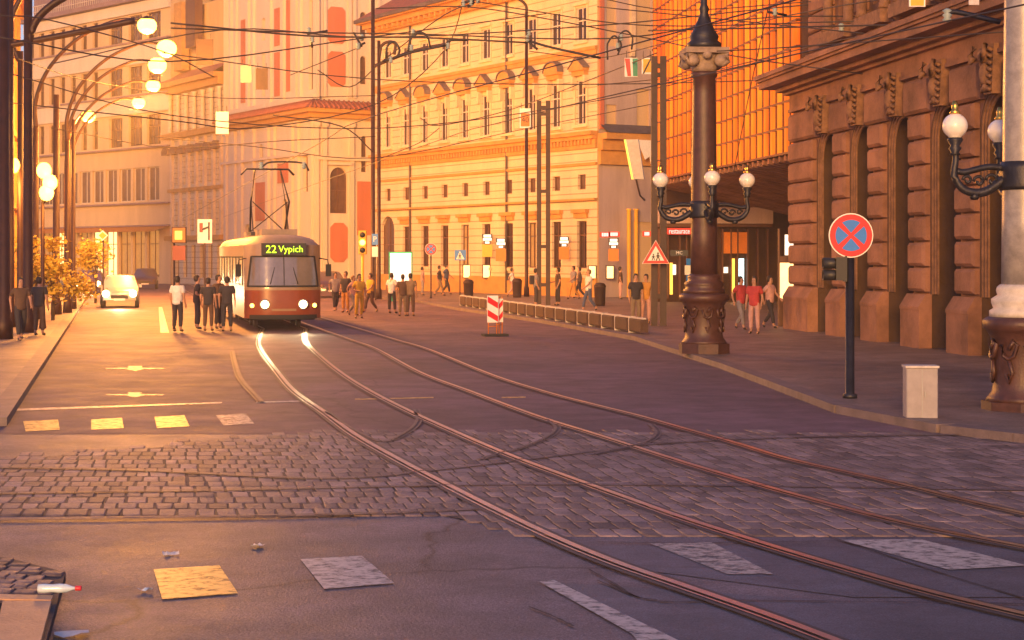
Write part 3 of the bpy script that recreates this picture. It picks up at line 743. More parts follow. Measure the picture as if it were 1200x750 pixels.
# ======== theatre: rusticated sandstone arcade at right
dT = lambda px: 16.08/(.1275+(px-600)/FPX)
pL = Vector((16.08-.1275*55, 55, 0)); pR = Vector((16.08-.1275*28, 28, 0))
r, L = facade_root('theatre_building', 'rusticated red sandstone theatre with arched arcade and heavy cornice at right', pL, pR)
cx = [3.5+3.15*i for i in range(8)]
ops = [(c-1,c+1,0,6.35,True) for c in cx]
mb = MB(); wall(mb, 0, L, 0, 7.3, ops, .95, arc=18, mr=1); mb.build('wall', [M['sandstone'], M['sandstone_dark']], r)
mb = MB(); mb.quad((0,.951,0),(L,.951,0),(L,.951,7.3),(0,.951,7.3)); mb.build('niche_wall', M['niche_shade'], r)
for c in cx: window(r, c+.25, .9, 2.2, 1.1, 3.2, 'frame_brown', 'glass', 1, (.6,))
# rusticated blocks, one course after another
rnd = random.Random(3); mb = MB(); piers = {}
def course(a, b, z0, z1, y=-.13):
    if b-a > .12: mb.bbox(a+.012, b-.012, y-.06-rnd.uniform(0,.02), -.003, z0+.03, z1-.03, .075)
zc = [1.52+.65*i for i in range(9)]
edges = [0.0] + [e for c in cx for e in (c-1.0, c+1.0)] + [L]
for j in range(8):
    z0, z1 = zc[j], zc[j+1]
    for i in range(0, len(edges)-1, 2):
        a, b = edges[i], edges[i+1]; mb = piers.setdefault(i, MB())
        if z1 <= 5.42: course(a, b, z0, z1)
        else:   # the spandrels widen above the spring line
            zm = z0+.1; h = max(0, z0+.02-5.35); k = (1.0-h*h); inset = 1.0-math.sqrt(k) if k > .09 else .70
            aa = a - inset if i else a; bb = b + inset if i < len(edges)-2 else b
            if j == 7: z1 = 7.0
            course(aa, bb, z0, min(z1,7.02))
for mb in piers.values(): mb.build('rustication', M['sandstone'], r)
# jamb blocks inside the arches
for c in cx:
    mb = MB()
    for j in range(6):
        z0, z1 = zc[j], zc[j+1]
        mb.T = lambda p, c=c: (c+1.0+p[1], p[0], p[2])
        mb.bbox(.20, .93, -.05, -.003, z0+.03, z1-.03, .04)
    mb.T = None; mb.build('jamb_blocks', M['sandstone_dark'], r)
# archivolts
for c in cx:
    a = MB(); n = 20
    for r0, r1, y in ((.78,.86,.10),(.86,.94,.06),(.94,.998,.02)):
        for k in range(n):
            t0, t1 = PI*k/n, PI*(k+1)/n
            q = [(c-r_*math.cos(t), 5.35+r_*math.sin(t)) for r_,t in ((r0,t0),(r0,t1),(r1,t1),(r1,t0))]
            a.prism(q, y, .15)
        a.box(c-r1,c-r0,y,.15,1.48,5.35); a.box(c+r0,c+r1,y,.15,1.48,5.35)
    a.build('archivolt', M['sandstone_carved'], r)
    k_ = MB()   # keystone: scroll console with carved mask
    k_.prism([(c-.22,6.15),(c+.22,6.15),(c+.36,7.28),(c-.36,7.28)], -.24, -.003)
    for q in range(7):
        for sx in (-1,1): k_.tube([(c+sx*.06,-.27,6.22+q*.15),(c+sx*(.15+.012*q),-.31,6.28+q*.15),(c+sx*(.24+.014*q),-.27,6.22+q*.15)], .045, 6)
    k_.ball((c,-.30,6.62), .14, 10, sz=1.9); k_.ball((c,-.34,7.02), .15, 10, sz=1.2); k_.ball((c,-.28,6.3), .10, 8)
    for sx in (-1,1): k_.tube([(c+sx*.30,-.42,7.25),(c+sx*.38,-.5,7.05),(c+sx*.30,-.52,6.9),(c+sx*.20,-.5,7.0)], .07, 6)
    k_.build('keystone', M['sandstone_carved'], r)
# plinths
for i in range(0, len(edges)-1, 2):
    mb = MB()
    a, b = edges[i], edges[i+1]
    a2, b2 = a-(.1 if i else .0), b+.1
    mb.box(a2,b2,-.34,-.002,.0,1.08); mb.add([(a2,-.36,1.083),(b2,-.36,1.083),(b2,-.36,1.16),(a2,-.36,1.16),(a2,-.16,1.48),(b2,-.16,1.48),(a2,0,1.48),(b2,0,1.48),(a2,0,1.083),(b2,0,1.083)],
        [(0,1,2,3),(3,2,5,4),(4,5,7,6),(0,3,4,6,8),(1,9,7,5,2),(0,8,9,1)])
    mb.build('plinth', M['sandstone'], r)
for c in cx:
    mb = MB()
    mb.box(c-.9,c+.9,.35,.94,0,.95); mb.add([(c-.9,.35,.953),(c+.9,.35,.953),(c+.9,.8,1.4),(c-.9,.8,1.4)], [(0,1,2,3)])
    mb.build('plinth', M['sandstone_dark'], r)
# frieze and cornice
mb = MB(); mb.box(-.08,L,-.16,-.003,7.06,7.16); mb.box(-.05,L,-.12,-.004,7.163,7.62)
mb.box(-.2,L,-.28,-.004,7.623,7.72)
mb.prism([(-.35,7.723),(L,7.723),(L,7.86),(-.35,7.86)], -.50, -.005); mb.box(-.85,L,-.92,-.005,7.863,8.08)
mb.box(-.92,L,-1.0,-.005,8.083,8.16); mb.box(-.98,L,-1.06,-.005,8.163,8.30)
mb.add([(-.9,-1.0,8.303),(L,-1.0,8.303),(L,.6,8.6),(-.9,.6,8.6)], [(0,1,2,3)])
mb.build('cornice', M['sandstone'], r)
# upper storey, set back
mb = MB(); uo = [(c-.75,c+.75,9.7,13.2,True) for c in cx]
wall(mb, 0, L, 8.3, 17, uo, .5, y=.6); mb.build('wall', M['sandstone'], r)
for c in cx: window(r, c, 1.05, 9.7, 1.5, 3.5, 'frame_brown', 'glass', 1, (.65,), True)
mb = MB()
for i in range(12):
    z0 = 8.95+.62*i
    for k in range(0, len(edges)-1, 2):
        a, b = edges[k], edges[k+1]; mb.bbox(a+.05,b-.05,.46,.597,z0+.03,z0+.59,.05)
mb.box(-.1,L,.42,.597,8.61,8.92)
mb.build('rustication', M['sandstone'], r)
mb = MB()
for c in cx:
    for sx in (-.98,.98): mb.lathe([(.2,0),(.15,.15),(.13,2.6),(.2,2.8)], (c+sx,.34,9.35), 10)
    mb.box(c-1.25,c+1.25,.1,.597,8.93,9.3); mb.box(c-1.2,c+1.2,.1,.597,12.2,12.5); mb.ball((c-.98,.3,9.05),.2,8)
mb.build('window_surround', M['sandstone_carved'], r)
mb = MB(); mb.quad((0,.6,8.3),(0,12,8.3),(0,12,17),(0,.6,17)); mb.quad((0,0,0),(0,12,0),(0,12,8.3),(0,0,8.3)); mb.quad((L,0,0),(L,12,0),(L,12,17),(L,0,17)); mb.quad((0,.6,17),(L,.6,17),(L,12,17),(0,12,17)); mb.build('side_wall', M['sandstone'], r)

# ======== modern glass-block stage house
K2 = 18.3
dN = lambda px: K2/(.1275+(px-600)/FPX)
pL, pR = W(768,dN(768)), W(938,dN(938))
r, L = facade_root('glass_block_building', 'modern building of glass blocks with orange dusk reflection painted in, beside the sandstone theatre', pL, pR)
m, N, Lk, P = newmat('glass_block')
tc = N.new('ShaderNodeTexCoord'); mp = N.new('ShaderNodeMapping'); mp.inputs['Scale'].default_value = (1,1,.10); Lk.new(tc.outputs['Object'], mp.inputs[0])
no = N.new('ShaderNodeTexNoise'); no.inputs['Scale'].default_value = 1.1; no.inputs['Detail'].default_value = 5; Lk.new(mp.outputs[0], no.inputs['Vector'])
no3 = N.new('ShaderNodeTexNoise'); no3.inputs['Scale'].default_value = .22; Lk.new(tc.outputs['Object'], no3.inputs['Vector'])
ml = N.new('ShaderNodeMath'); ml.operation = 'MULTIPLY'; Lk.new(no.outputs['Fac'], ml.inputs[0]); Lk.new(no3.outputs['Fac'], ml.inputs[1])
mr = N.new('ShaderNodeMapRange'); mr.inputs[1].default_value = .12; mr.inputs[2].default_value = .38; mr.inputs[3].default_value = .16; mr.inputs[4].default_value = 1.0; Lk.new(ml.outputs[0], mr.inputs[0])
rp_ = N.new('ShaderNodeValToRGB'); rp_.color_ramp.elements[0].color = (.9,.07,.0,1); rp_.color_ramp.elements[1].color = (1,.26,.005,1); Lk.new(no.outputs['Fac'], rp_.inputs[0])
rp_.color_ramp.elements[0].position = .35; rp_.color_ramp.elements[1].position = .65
Lk.new(rp_.outputs[0], P.inputs['Emission Color']); Lk.new(mr.outputs[0], P.inputs['Emission Strength'])  # reflected dusk light put in as the blocks' own emission
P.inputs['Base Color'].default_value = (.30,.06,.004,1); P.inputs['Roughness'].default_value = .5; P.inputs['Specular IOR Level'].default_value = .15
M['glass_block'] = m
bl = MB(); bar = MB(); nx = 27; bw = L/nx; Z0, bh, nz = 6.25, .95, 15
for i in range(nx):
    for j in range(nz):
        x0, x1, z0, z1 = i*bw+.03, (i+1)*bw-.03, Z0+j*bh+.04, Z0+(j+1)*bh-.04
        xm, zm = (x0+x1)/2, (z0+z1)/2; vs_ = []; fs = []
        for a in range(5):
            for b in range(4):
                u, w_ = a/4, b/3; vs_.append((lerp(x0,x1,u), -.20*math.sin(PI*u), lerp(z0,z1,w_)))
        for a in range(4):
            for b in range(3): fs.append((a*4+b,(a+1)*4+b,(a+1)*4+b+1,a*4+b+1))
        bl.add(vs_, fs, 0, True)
    bar.box(i*bw-.03, i*bw+.03, -.13, .05, Z0, Z0+nz*bh)
for j in range(nz+1): bar.box(0, L, -.17, .04, Z0+j*bh-.045, Z0+j*bh+.045)
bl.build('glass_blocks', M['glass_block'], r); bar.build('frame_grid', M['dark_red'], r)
mb = MB(); mb.box(0,L,.06,12,Z0,Z0+nz*bh+.3); mb.build('wall', M['frame_brown'], r)
mb = MB(); k = 0.0
mb.add([(0,-.1,6.2),(L,-.1,6.2),(L,7,4.75),(0,7,4.75)], [(0,1,2,3)], 1)
while k < L: mb.add([(k,-.1,6.18),(k+.22,-.1,6.18),(k+.22,7,4.73),(k,7,4.73),(k,-.1,5.98),(k+.22,-.1,5.98),(k+.22,7,4.53),(k,7,4.53)], [(4,5,6,7),(0,4,7,3),(1,2,6,5),(0,1,5,4)], 0); k += .75
mb.build('soffit', [M['sandstone'], M['frame_brown']], r)
yN = lambda px: ((px-600)*.04325 - 7.27)/.992
mb = MB(); mb.quad((0,7,0),(L,7,0),(L,7,4.8),(0,7,4.8)); mb.quad((0,0,0),(0,7,0),(0,7,4.8),(0,0,6.2)); mb.build('porch_wall', M['sandstone_dark'], r)
E = lambda: MB(lambda p: (-p[1]+.0, yN(p[0]), p[2]))        # x = photo column on the end wall
zE = lambda py: H(py, 86.5)
def endbox(name, px0, px1, py0, py1, m, y0=-.12, y1=-.02):
    e = E(); e.box(px0,px1,y0,y1,zE(py1),zE(py0)); return e.build(name, m, r)
endbox('fascia', 769, 905, 243, 262, M['stucco_mauve'], -.6, -.02)
endbox('fascia', 769, 905, 262.5, 266, M['frame_brown'], -.5, -.02)
for px0, px1, py0, py1, m in ((774,778,308,345,'window_glow'),(785,788,308,345,'yellow_glow'),(788.5,792,310,322,'white_glow'),(812,816,300,330,'glass_amber'),
    (849,854,313,320,'white_glow'),(858,862,303,343,'yellow_glow'),(867,873,303,336,'cyan_glow')):
    endbox('lit_window', px0, px1, py0, py1, M[m])
for px in (771,781,795,803,846,856,864,876,888,900): endbox('door_frame', px, px+1.6, 268, 350, M['frame_brown'], -.3, -.02)
endbox('info_panel', 803, 809, 303, 337, M['blue_paint'], -.35, -.31); endbox('info_panel', 801, 809, 311, 322, M['white_paint'], -.38, -.352)
endbox('door_panel', 846, 878, 272, 297, M['orange_paint'], -.25, -.02)
e = MB(); e.box(L-3.9,L-3.0,6.6,6.97,1.0,3.6); e.box(L-3.3,L-2.6,6.6,6.97,3.75,4.6); e.build('display_window', M['window_glow'], r)
mb = MB(); mb.quad((0,0,0),(0,12,0),(0,12,Z0+14),(0,0,Z0+14)); mb.build('side_wall', M['frame_brown'], r)
glass_root = r; LN = L
# lit display windows in the gap beside the theatre
t = thing('display_window', 'bright backlit display window glowing between glass building and theatre', 'window', W(925,56.5,.0), 0)
w0 = W(925,56.5)
def lit(px0,px1,py0,py1,d,name,m,par=None,org=None,dd=.06):
    b = MB(); a, c = W(px0,d), W(px1,d); ox = org.x if org else 0; oy = org.y if org else 0
    b.box(a.x-ox,c.x-ox,d-oy,d-oy+dd,H(py1,d),H(py0,d)); return b.build(name, m, par)
lit(914,938,308,350,56.5,'pane',M['window_glow'],t,w0); lit(920,938,275,299,56.5,'pane',M['white_glow'],t,w0)
lit(912.5,914,268,384,56.5,'frame',M['frame_brown'],t,w0,.2); lit(914,938,300,307,56.5,'frame',M['frame_brown'],t,w0,.12); lit(914,938,351,384,56.5,'frame',M['frame_brown'],t,w0,.12)

# ======== street lamps: tall granite candelabra with globes
def candelabrum(loc, rz, label, shaft='granite', plinth='granite_brown', base_m='granite_pale'):
    t = thing('candelabrum', label, 'street lamp', loc, rz, 'granite column street lamps')
    b = MB()
    b.plate([(.62*math.cos(a*PI/4+PI/8),.62*math.sin(a*PI/4+PI/8)) for a in range(8)], 0, .25)
    b.lathe([(.56,.25),(.52,.32),(.46,.4),(.44,.55),(.45,1.15),(.50,1.25),(.54,1.32),(.60,1.36),(.60,1.48),(.52,1.53)], n=24)
    b.build('plinth', M[plinth], t)
    for k in range(8):      # cast reliefs round the plinth
        a = k*PI/4; b = MB(); b.tube([(math.cos(a+q*.28)*.48, math.sin(a+q*.28)*.48, z) for q,z in ((-1,1.12),(-.6,.95),(0,.9),(.6,.95),(1,1.12),(.5,1.18),(0,1.05))], .035, 5); b.tube([(math.cos(a+q)*.47, math.sin(a+q)*.47, z) for q,z in ((0,.88),(.12,.7),(0,.55),(-.1,.68))], .03, 5); b.build('relief', M[plinth], t)
    b = MB(); b.lathe([(.50,1.53),(.50,1.62),(.44,1.66),(.47,1.74),(.47,1.80),(.38,1.86),(.40,1.93),(.385,1.98),(.34,2.02)], n=24); b.build('column_base', M[base_m], t)
    b = MB(); b.lathe([(.325,2.02),(.315,3.0),(.30,5.0),(.275,6.6),(.27,7.02),(.32,7.06),(.32,7.14),(.27,7.18)], n=28); b.build('shaft', M[shaft], t)
    b = MB(); b.lathe([(.29,7.18),(.33,7.3),(.30,7.4),(.38,7.62)], n=16)
    for sx in (-1,1):
        for sy in (-1,1):
            b.T = None
            b.ball((sx*.34,sy*.34,7.45), .17, 10)
            b.tube([(sx*.3,sy*.3,7.62),(sx*.48,sy*.48,7.56),(sx*.5,sy*.5,7.4),(sx*.4,sy*.4,7.32),(sx*.33,sy*.33,7.42)], .06, 6)
    b.plate([(-.52,-.52),(.52,-.52),(.52,.52),(-.52,.52)], 7.62, 7.76)
    for a in range(4): b.ball((.44*math.cos(a*PI/2),.44*math.sin(a*PI/2),7.58),.12,8)
    b.build('capital', M['sandstone_pale'], t)
    b = MB(); b.lathe([(.40,7.76),(.42,7.9),(.33,7.98),(.36,8.08),(.26,8.25),(.16,8.5),(.10,8.7),(.13,8.78),(.08,8.9),(.07,11.5),(.05,12.2)], n=16); b.build('finial', M['iron'], t)
    for k in range(4):
        a = k*PI/2 + PI; ca, sa = math.cos(a), math.sin(a)
        T = lambda p, ca=ca, sa=sa: (p[0]*ca - p[1]*sa, p[0]*sa + p[1]*ca, p[2])
        b = MB(T)
        b.tube(smoothpts([(.28,0,3.62),(.6,0,3.42),(.9,0,3.45),(1.06,0,3.66),(1.04,0,3.9),(1.05,0,4.12)],5), .075, 8, r1=.045)
        b.tube(smoothpts([(.28,0,3.78),(.55,0,3.80),(.9,0,3.72),(1.02,0,3.74)],4), .05, 7)
        for q, (x, z, s_) in enumerate(((.48,3.60,.10),(.68,3.58,.09),(.86,3.60,.075))):
            b.tube([(x+s_*math.cos(w)*(1-w/9), 0, z+s_*math.sin(w)*(1-w/9)) for w in [i*.6 for i in range(12)]], .026, 5)
        b.lathe([(.09,3.98),(.06,4.02),(.10,4.08),(.07,4.12),(.12,4.20),(.11,4.24)], (1.05,0,0), 12)
        b.lathe([(.05,3.3),(.08,3.34),(.04,3.42)], (.75,0,0), 10)
        ar = b.build('arm', M['iron'], t)
        g_ = MB(T); g_.lathe([(.10*0+.09,4.24)]+[(.19*math.sin(PI*i/12), 4.42-.19*math.cos(PI*i/12)) for i in range(2,11)]+[(.07,4.60)], (1.05,0,0), 24); g_.build('globe', M['globe'], t)
        g_ = MB(T); g_.lathe([(.07,4.60),(.09,4.62),(.045,4.66),(.055,4.72),(.03,4.80)], (1.05,0,0), 10); g_.build('finial', M['gold'], t)
    b = MB(); b.lathe([(.34,3.45),(.37,3.5),(.34,3.6),(.36,3.78),(.33,3.88)], n=20); b.build('collar', M['iron'], t)
    return t
candelabrum(W(1199,25.9,.0), R(3), 'tall granite column lamp with white globes at the right edge', base_m='granite_pale')
candelabrum(W(825,41,.12), R(4), 'brown granite column lamp with four globes in front of glass building', 'granite_brown', 'granite_brown', 'granite_brown').scale = (1,1,.94)

# ======== arched mast lamps at left (lit)
def mast_lamp(px_pole, d, px_head, py_head, label, k=1.0, s=1.0):
    base = W(px_pole, d, .12); hz = H(py_head, d) - .12; dx = (px_head-px_pole)*d/FPX
    t = thing('street_lamp', label, 'street lamp', base, 0, 'arched sodium street lamps')
    b = MB(); b.lathe([(.20,0),(.17,.4),(.12,.6),(.10,hz*.65)], n=10); b.build('pole', M['iron_brown'], t)
    b = MB(); b.tube(smoothpts([(0,0,hz*.64),(0,0,hz*.74),(dx*.12,-.02,hz*.85),(dx*.38,-.05,hz*.95),(dx*.72,-.1,hz*1.01),(dx-.25,-.12,hz*1.012)],6), .09, 8, r1=.05); b.build('arm', M['iron_brown'], t)
    b = MB(); b.lathe([(.26,.12),(.25,.17),(.14,.26),(.05,.30)], (dx,-.12,hz-.02), 14); b.build('lamp_housing', M['iron_brown'], t)
    b = MB(); b.ball((dx,-.12,hz-.08), .36*s, 16, sz=.85); b.build('bulb', M['sodium'], t)
    ld = bpy.data.lights.new('lamp_light', 'POINT'); ld.energy = 4200*k; ld.color = (1,.36,.05); ld.shadow_soft_size = .3
    lo = bpy.data.objects.new('lamp_light', ld); C.objects.link(lo); lo.parent = t; lo.location = (dx,-.12,hz-.55)
    return t
mast_lamp(42, 63, 173, 28, 'lit arched street lamp, highest and nearest of the row at left')
mast_lamp(79, 70, 196, 55, 'lit arched street lamp, second highest glow in the left row', s=1.15)
mast_lamp(81, 76, 185, 75, 'lit arched street lamp, third glow down in the left row', s=1.15)
mast_lamp(84, 85, 180, 99, 'lit arched street lamp, fourth glow down in the left row', k=1.6)
mast_lamp(85, 94.5, 163, 119, 'lit arched street lamp, fifth glow down in the left row', k=2.2)
mast_lamp(77, 103.6, 104, 135, 'lit short-armed street lamp, lowest and leftmost glow of the arched row', s=1.2, k=2.2)
# dark catenary masts between them
def mast(px, d, py_top, rad, label, arch=None, group=None):
    t = thing('catenary_mast', label, 'mast', W(px,d,.12), 0, group); top = H(py_top,d)-.12
    b = MB(); b.lathe([(rad*1.5,0),(rad*1.4,.5),(rad,.6),(rad*.8,top)], n=10); b.build('pole', M['iron_brown'], t)
    if arch:
        b = MB(); b.tube(smoothpts([((px_-px)*d/FPX, 0, H(py_,d)-.12) for px_,py_ in arch],6), rad*.75, 8); b.build('arm', M['iron_brown'], t)
    return t
mast(33, 52, -20, .16, 'thick dark mast, nearest of the cluster, with an arch sweeping out of the picture', [(33,70),(34,48),(42,25),(58,8),(80,-6)])
mast(12, 56, -20, .14, 'dark mast at the left edge carrying the long inclined arm', [(-12,57),(12,53),(60,44),(110,34),(158,24)])
mast(24, 60, 60, .13, 'dark mast with topmost bracket between the leftmost masts', [(24,62),(22,70),(12,40),(14,20),(26,-6)])
mast(66, 68, 111, .15, 'short plain dark post with cut-off top among left masts')
mast(5, 48, -20, .17, 'heavy dark mast cut by the left picture edge')
mast(86, 75, 140, .10, 'thin dark post beside the row of arched lamps')
mast(437, 95, -20, .13, 'tall dark pole at the corner of church and palace', [(437,78),(452,72),(478,62),(500,56),(523,52)])
mast(444, 92, 48, .11, 'shorter dark pole beside the tall pole by the church', [(444,70),(447,54),(456,49),(463,52),(462,64)])
mast(617, 98, 14, .11, 'slender dark pole with bent top in front of the palace', [(617,16),(616,6),(606,-2),(590,-6)])
# lit lantern clusters lower down
def lantern(px, d, spots, label, k=1.0, m='sodium'):
    t = thing('lantern_post', label, 'street lamp', W(px,d,.12)); zt = max(H(y,d) for _,y in spots)
    b = MB(); b.lathe([(.12,0),(.07,.5),(.05,zt-.3)], n=8)
    for x, y in spots: b.tube([(0,0,H(y,d)-.5),((x-px)*d/FPX,-.05,H(y,d)-.35),((x-px)*d/FPX,-.05,H(y,d)-.15)], .03, 6)
    b.build('pole', M['iron_brown'], t)
    for x, y in spots: g_ = MB(); g_.ball(((x-px)*d/FPX,-.05,H(y,d)-.12), .24, 12, sz=1.1); g_.build('globe', M[m], t)
    ld = bpy.data.lights.new('lamp_light', 'POINT'); ld.energy = 450*k; ld.color = (1,.34,.05); ld.shadow_soft_size = .3
    lo = bpy.data.objects.new('lamp_light', ld); C.objects.link(lo); lo.parent = t; lo.location = ((spots[0][0]-px)*d/FPX+.4,-.5,zt-.6)
lantern(50, 55, [(52,200),(59,214),(55,226)], 'three-globe lit lantern post glowing low at left')
lantern(11, 60, [(4,195),(17,194)], 'two-globe lit lantern post at the left edge')
# ------------------------------------------------------------------ tram
def flat_text(s, size, m, parent, loc, rot, name='lettering', depth=.004):
    cu = bpy.data.curves.new(name, 'FONT'); cu.body = s; cu.size = size; cu.extrude = depth; cu.align_x = 'CENTER'; cu.align_y = 'CENTER'; cu.resolution_u = 2
    ob = bpy.data.objects.new(name, cu); C.objects.link(ob)
    dg = bpy.context.evaluated_depsgraph_get(); me = bpy.data.meshes.new_from_object(ob.evaluated_get(dg)); me.name = name
    bpy.data.objects.remove(ob); me.materials.clear(); me.materials.append(m)
    return link(name, me, parent, loc, rot)
tram_pos = W(333, 55.7, .03)
TA = R(13.1)
t = thing('tram', 'red and cream tram with route board 22 and both headlights on', 'tram', tram_pos, TA)
HW = 1.25
def fy(x, z):
    u = min(1, abs(x)/HW); y = .55*u**3.2
    if z > 1.45: y += .16*(z-1.45) + .05*max(0, z-2.5)**1.5
    if z < .7: y += .10*(.7-z)
    return y
def patch(mb, x0, x1, z0, z1, nx, nz, off=0, mi=0, topx=None):
    vs_ = []; fs = []
    for j in range(nz+1):
        w = j/nz; z = lerp(z0,z1,w)
        a, b = (x0,x1) if not topx else (lerp(x0,topx[0],w), lerp(x1,topx[1],w))
        for i in range(nx+1):
            x = lerp(a,b,i/nx); vs_.append((x, fy(x,z)-off, z))
    for j in range(nz):
        for i in range(nx): fs.append((j*(nx+1)+i, j*(nx+1)+i+1, (j+1)*(nx+1)+i+1, (j+1)*(nx+1)+i))
    mb.add(vs_, fs, mi, True)
LT = 14.2
b = MB(); patch(b, -HW, HW, .38, 1.36, 20, 6)
for sx in (-1,1):
    vs_ = []; zz = [.38,.7,1.0,1.36]
    for z in zz: vs_ += [(sx*HW, fy(HW,z), z), (sx*HW, LT, z)]
    b.add(vs_, [(2*i,2*i+1,2*i+3,2*i+2) if sx > 0 else (2*i+1,2*i,2*i+2,2*i+3) for i in range(3)])
b.add([(-HW,LT,.38),(HW,LT,.38),(HW,LT,1.36),(-HW,LT,1.36)], [(1,0,3,2)])
b.build('body', M['tram_red'], t)
b = MB(); patch(b, -HW, HW, 1.36, 2.78, 20, 8)
for sx in (-1,1):
    vs_ = []; zz = [1.36,1.8,2.3,2.78]
    for z in zz: vs_ += [(sx*(HW-.05*(z-1.36)/1.4*0), fy(HW,z), z), (sx*HW, LT, z)]
    b.add(vs_, [(2*i,2*i+1,2*i+3,2*i+2) if sx > 0 else (2*i+1,2*i,2*i+2,2*i+3) for i in range(3)])
b.add([(-HW,LT,1.36),(HW,LT,1.36),(HW,LT,2.78),(-HW,LT,2.78)], [(1,0,3,2)])
b.build('upper_body', M['tram_cream'], t)
b = MB(); vs_ = []; nx, ny = 16, 12
for j in range(ny+1):
    q = j/ny
    for i in range(nx+1):
        x = lerp(-HW,HW,i/nx); y0 = fy(x,2.78); y = lerp(y0, LT, q**2.2)
        e = 1-math.exp(-(y-y0)/.28); z = 2.78+.36*math.sqrt(max(0,1-(abs(x)/HW)**2.6))*e; vs_.append((x,y,z))
b.add(vs_, [(j*(nx+1)+i,j*(nx+1)+i+1,(j+1)*(nx+1)+i+1,(j+1)*(nx+1)+i) for j in range(ny) for i in range(nx)], 0, True)
b.build('roof', M['tram_roof'], t)
M['tram_glass'] = mat('tram_glass', (.12,.09,.09), .06, .35, 1.0, 0, spec=1.0, emit=(1,.55,.25), estr=.05)
b = MB(); patch(b, -1.12, 1.12, 1.46, 2.38, 20, 8, .012, 0, (-1.0,1.0)); ws = b.build('windscreen', M['tram_glass'], t)
b = MB()
for x0,x1,z0,z1,tx in ((-1.16,1.16,1.40,1.46,None),(-1.03,1.03,2.38,2.43,None),(-1.18,-1.12,1.42,2.42,(-1.06,-1.0)),(1.12,1.18,1.42,2.42,(1.0,1.06)),(-.015,.015,1.46,2.38,None)): patch(b, x0,x1,z0,z1,12,4,.022,0,tx)
b.build('window_seal', M['rubber'], t)
for s_ in (-1,1):
    b = MB(); b.tube([(s_*.45,-.01,1.5),(s_*.30,.10,2.05)], .015, 5); b.build('wiper', M['rubber'], t)
b = MB(); b.box(-.72,.72,.02,.5,2.44,2.84); b.build('display_box', M['black_paint'], t)
flat_text('22', .36, M['led'], t, (-.42,.012,2.63), (PI/2,0,0), 'route_number')
flat_text('Vypich', .30, M['led'], t, (.22,.012,2.64), (PI/2,0,0), 'destination_text')
for x,z,rr,m_,nm in ((-.62,.84,.13,'head_glow','headlight'),(.62,.84,.13,'head_glow','headlight'),(-1.02,.80,.065,'sodium','marker_light'),(1.02,.80,.065,'sodium','marker_light')):
    f = MB(lambda p, x=x, z=z: (p[0]+x, -p[2]+fy(x,z), p[1]+z)); f.lathe([(rr*1.35,-.05),(rr*1.35,.03),(rr*1.05,.045)], n=18); hb = f.build(nm, M['grey_metal'], t)
    f = MB(lambda p, x=x, z=z: (p[0]+x, -p[2]+fy(x,z), p[1]+z)); f.lathe([(rr,.046),(rr*.6,.06),(.01,.066)], n=18); f.build('lens', M[m_], hb)
for x in (-.62,.62):
    ld = bpy.data.lights.new('headlight_beam', 'SPOT'); ld.energy = 140; ld.color = (1,.75,.4); ld.spot_size = R(55); ld.spot_blend = .8; ld.shadow_soft_size = .1
    lo = bpy.data.objects.new('headlight_beam', ld); C.objects.link(lo); lo.parent = t; lo.location = (x,-.25,.84); lo.rotation_euler = (R(82),0,0)
    lo.rotation_euler = Vector((0,1,.06)).to_track_quat('Z','Y').to_euler()
b = MB(); patch(b, -1.1, 1.1, .36, .50, 16, 2, .09); b.build('bumper', M['rubber'], t)
b = MB(); patch(b, -1.24, 1.24, 1.30, 1.36, 20, 1, .012); patch(b, -.4,.4,.62,.70,6,1,.012); b.build('trim_strip', M['tram_cream'], t)
for s_ in (-1,1):
    k = 0
    for i in range(8):
        y0 = 1.3+i*1.6; dr = i in (0,3,7) and s_ > 0
        b = MB(); b.box(s_*HW-.012, s_*HW+.012, y0, y0+1.25, .55 if dr else 1.5, 2.35)
        w_ = b.build('door' if dr else 'window', M['tram_glass'] if not (s_ < 0 and i%2 == 0) else M['glass_amber'], t)
        b = MB(); b.box(s_*HW-.02, s_*HW+.02, y0-.06, y0, .5 if dr else 1.45, 2.4); b.box(s_*HW-.02, s_*HW+.02, y0+1.25, y0+1.31, .5 if dr else 1.45, 2.4); b.box(s_*HW-.02,s_*HW+.02,y0,y0+1.25,2.35,2.41)
        b.build('frame', M['rubber'], w_)
    b = MB(); b.tube([(s_*1.2,.5,2.35),(s_*1.45,.25,2.3),(s_*1.47,.22,2.15)], .02, 5); b.box(s_*1.47-.09, s_*1.47+.09, .17, .21, 1.75, 2.15); b.build('mirror', M['rubber'], t)
for y in (2.6,4.4,9.8,11.6):
    for s_ in (-1,1):
        b = MB(lambda p, s_=s_, y=y: (s_*.72+p[2], y+p[0], .35+p[1])); b.lathe([(.33,-.06),(.35,-.04),(.35,.03),(.38,.04),(.38,.06),(.1,.065)], n=16); b.build('wheel', M['rail_dark'], t)
b = MB(); b.box(-1.1,1.1,.9,13.6,.30,.5); b.build('underframe', M['rubber'], t)
for y in (1.6,3.4,8.6): b = MB(); b.box(-.6,.6,y,y+.9,3.1,3.32); b.build('roof_box', M['tram_roof'], t)
b = MB(); b.box(-.7,.7,4.9,6.6,3.16,3.28)
for s_ in (-1,1):
    b.tube([(s_*.62,6.3,3.3),(s_*.68,5.2,4.35),(s_*.45,6.2,5.55)], .035, 6); b.tube([(s_*.62,4.9,3.3),(s_*.62,5.9,4.3),(s_*.45,6.2,5.55)], .022, 5)
b.tube([(-.62,5.2,4.35),(.62,6.2,3.3)], .02, 5); b.tube([(.62,5.2,4.35),(-.62,6.2,3.3)], .02, 5)
for dy in (-.12,.12): b.tube([(-.95,6.2+dy,5.35),(-.75,6.2+dy,5.56),(.75,6.2+dy,5.56),(.95,6.2+dy,5.35)], .03, 6)
